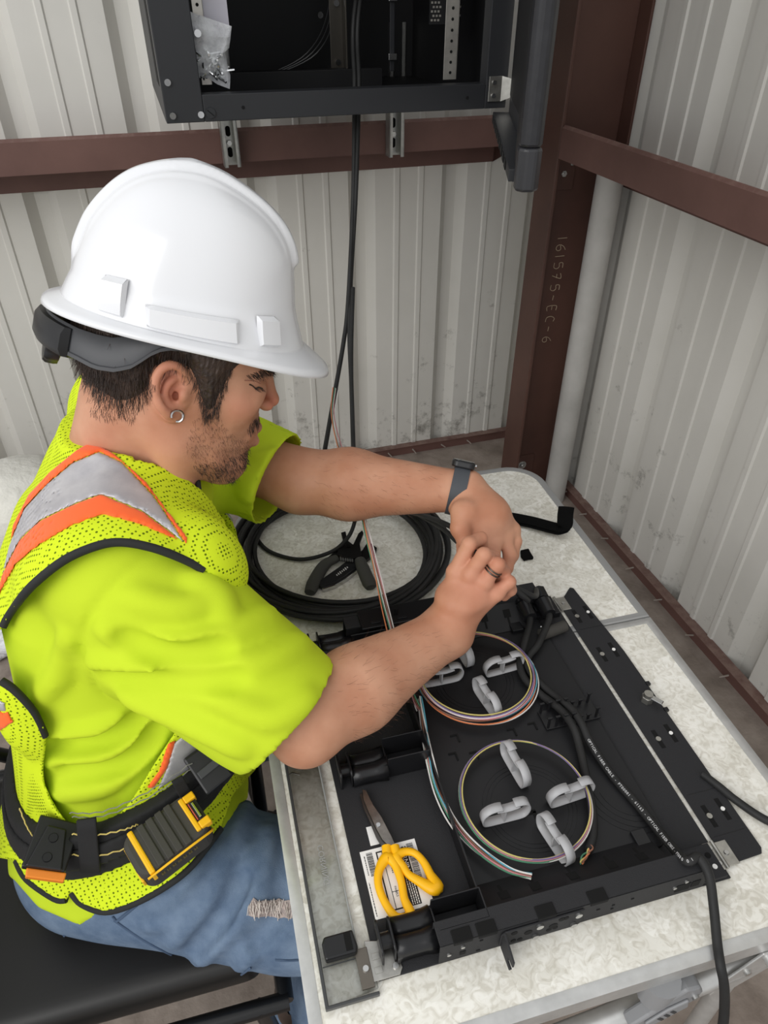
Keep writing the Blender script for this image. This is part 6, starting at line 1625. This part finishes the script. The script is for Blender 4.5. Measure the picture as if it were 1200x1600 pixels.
for k in range(3): MB().tube(spline([(CU0+.27+.01*k, CV1-.05, CZ0+.02), (CU0+.36+.012*k, CV1-.06, CZ0+.06), (CU0+.41+.008*k, CV1-.08, CZ0+.14), (CU0+.43, CV1-.1, CZ0+.3)], 6), .0015, 5).build('loose_wire', m_smoke, cabn, smooth=60)
# door, hinged on the right and opened toward the camera
hx, hv = CU1 - .004, CV0 - .004; door_dir = unit(np.array([.478-hx, .914-hv, 0])); dn_ = np.array([-door_dir[1], door_dir[0], 0])   # normal
dn_ = dn_ if dn_[0] < 0 else -dn_
Md = basis((hx, hv, 0), door_dir, dn_, (0, 0, 1)); DL = .553; DZ0 = 1.268
MB().box((.012, -.012, DZ0+.010), (DL-.02, -.008, CZ1), Md).build('door_panel', m_cabn, cabn)
dg_ = MB().box((.03, -.0079, DZ0+.05), (DL-.07, -.006, CZ1-.05), Md).build('door_inset', m_cabi, cabn, bevel=.001)
MB().box((.012, -.010, DZ0+.004), (DL-.03, .022, DZ0+.020), Md).build('door_rail', m_cabn, cabn, bevel=.001)
MB().box((DL-.075, -.008, DZ0+.02), (DL-.035, .012, CZ1), Md).build('door_stile', m_cabi, cabn, bevel=.001)
rt = MB()
for k in range(9): rt.box((.03+.05*k, .0225, DZ0+.006), (.06+.05*k, .0235, DZ0+.018), Md)
o = rt.build('rail_ribs', m_hole, cabn); o['kind'] = 'stuff'
prof = [(DL-.008+(a-DL+.008)*.66, b_*.62) for a, b_ in [(DL-.030, -.022), (DL-.004, -.026), (DL+.012, -.016), (DL+.014, .008), (DL+.004, .022), (DL-.022, .024), (DL-.032, .012)]]
m_edge = mat('dark_grey_extrusion', (46, 46, 49), rough=0.42, metal=0.3, noise=(60, (38, 38, 41), 0.3, 0.7))
MB().prism(prof, DZ0+.052, CZ1, Md).build('edge_extrusion', m_edge, cabn, bevel=.004)
MB().prism([(DL-.008+(a-DL+.008)*1.06, b_*1.06) for a, b_ in prof], DZ0-.002, DZ0+.052, Md).build('extrusion_end_cap', mat('dark_plastic_cap', (44, 44, 47), rough=0.35), cabn, bevel=.004)
hz = CZ0+.012; hg2 = MB().box((CU1-.040, CV0-.004, hz), (CU1-.014, CV0-.001, hz+.042)).build('hinge_plate', m_zinc, cabn, bevel=.0008)
MB().add([(CU1-.014, CV0-.004, hz), (CU1+.010, CV0-.018, hz+.010), (CU1+.010, CV0-.018, hz+.036), (CU1-.014, CV0-.004, hz+.042), (CU1-.014, CV0-.001, hz), (CU1+.010, CV0-.015, hz+.010), (CU1+.010, CV0-.015, hz+.036), (CU1-.014, CV0-.001, hz+.042)], [(0, 1, 2, 3), (7, 6, 5, 4), (0, 4, 5, 1), (1, 5, 6, 2), (2, 6, 7, 3), (3, 7, 4, 0)]).build('hinge_wing', m_zinc, hg2)
for dz_ in (.010, .032): MB().cyl((CU1-.030, CV0-.0065, hz+dz_), (CU1-.030, CV0-.004, hz+dz_), .004, n=10).build('hinge_screw', m_steel, hg2, smooth=40)
# slotted strut channels carrying the cabinet
for i, u in enumerate((.210, .648)):
    st = thing('strut_channel', ('left' if i == 0 else 'right') + ' galvanised slotted strut channel below the wall cabinet', 'strut', rotz=RA, group='strut channels under the cabinet')
    st.location = tuple(R(u, 2.02, 1.108))
    MB().box((-.0205, -.018, 0), (-.0175, .018, .3)).box((.0175, -.018, 0), (.0205, .018, .3)).box((-.0205, .015, 0), (.0205, .018, .3)).box((-.0205, -.018, 0), (-.0115, -.0155, .3)).box((.0115, -.018, 0), (.0205, -.0155, .3)).build('channel', m_gal, st)
    for z in (.030, .078): MB().prism(rrect(-.006, z-.012, .006, z+.012, .0058, ('ne', 'nw', 'se', 'sw'), 5), 0, .0006, basis((0, .0149, 0), (1, 0, 0), (0, 0, 1), (0, -1, 0))).build('slot', m_hole, st)
    MB().cyl((0, .006, .052), (0, .015, .052), .0065, n=6).build('bolt_head', m_bolt, st)
# clear bag of screws taped inside the cabinet opening
bgp = thing('screw_bag', 'clear plastic bag half full of screws hanging on the left rack rail', 'bag', rotz=RA)
m_bag = mat('clear_bag_film', (230, 232, 236), rough=0.2, bump=(60, 0.6, 0.01)); 
def bag_nodes(m):
    n = m.node_tree; out = [x for x in n.nodes if x.type == 'OUTPUT_MATERIAL'][0]; b = bsdf(m)
    tr = nd(m, 'ShaderNodeBsdfTransparent'); mx = nd(m, 'ShaderNodeMixShader'); t = nd(m, 'ShaderNodeTexNoise', Scale=30.0, Detail=5.0); tc = nd(m, 'ShaderNodeTexCoord'); lk(m, tc.outputs['Object'], t.inputs['Vector'])
    r = nd(m, 'ShaderNodeValToRGB'); r.color_ramp.elements[0].position = .35; r.color_ramp.elements[0].color = (.30, .30, .30, 1); r.color_ramp.elements[1].position = .7; r.color_ramp.elements[1].color = (.8, .8, .8, 1); lk(m, t.outputs['Fac'], r.inputs['Fac'])
    lk(m, r.outputs['Color'], mx.inputs[0]); lk(m, tr.outputs[0], mx.inputs[1]); lk(m, b.outputs[0], mx.inputs[2]); lk(m, mx.outputs[0], out.inputs[0])
bag_nodes(m_bag)
BP = lambda u, v, V: ruv(CAM0 + ray(u, v)*((V - ruv(CAM0)[1])/(ruv(ray(u, v))[1])))
bagpoly = [(297, 18), (330, 30), (362, 41), (360, 60), (358, 75), (352, 82), (355, 100), (360, 118), (359, 139), (340, 132), (325, 122), (306, 122), (302, 80)]
VB = CV0+.048
p3 = [BP(u, v, VB) for u, v in bagpoly]; cen_ = sum(p3)/len(p3); mb = MB()
for sgn in (-1, 1):
    rings = []
    for k in range(6):
        s_ = 1 - k/5; rings.append([cen_ + (p - cen_)*s_ + np.array([0, sgn*(.009*(1-s_*s_)**.7) + .0015*math.sin(9*i+3*k)*(1-s_), 0]) for i, p in enumerate(p3)])
    mb.grid(rings, closed_v=True)
mb.build('bag_film', m_bag, bgp, smooth=60)
MB().cyl(BP(309, 52, VB-.012), BP(309, 52, VB-.004), .006, n=10).build('hanging_screw', m_steel, bgp, smooth=40)
rs = random.Random(4); m_scr = mat('bright_zinc_screw', (205, 207, 208), rough=0.22, metal=0.95)
mb = MB().cyl((0, 0, 0), (0, 0, .003), .0058, .0052, 8).cyl((0, 0, .003), (0, 0, .022), .0026, .002, 6)
s0 = None
for k in range(34):
    while True:
        uu, vv = rs.uniform(308, 358), rs.uniform(84, 128)
        if poly_sd(np.array([uu]), np.array([vv]), bagpoly)[0] < -9: break
    if s0 is None: o = mb.build('loose_screw', m_scr, None, smooth=40); s0 = o
    else: o = s0.copy(); COL.objects.link(o)
    p = BP(uu, vv, VB + rs.uniform(-.005, .005)); o.location = tuple(R(*p)); o.rotation_euler = (rs.uniform(0, 6.3), rs.uniform(0, 6.3), rs.uniform(0, 6.3))
    tag(o, 'small bright screw heaped in the clear plastic bag', 'screw', 'screws in the clear bag')
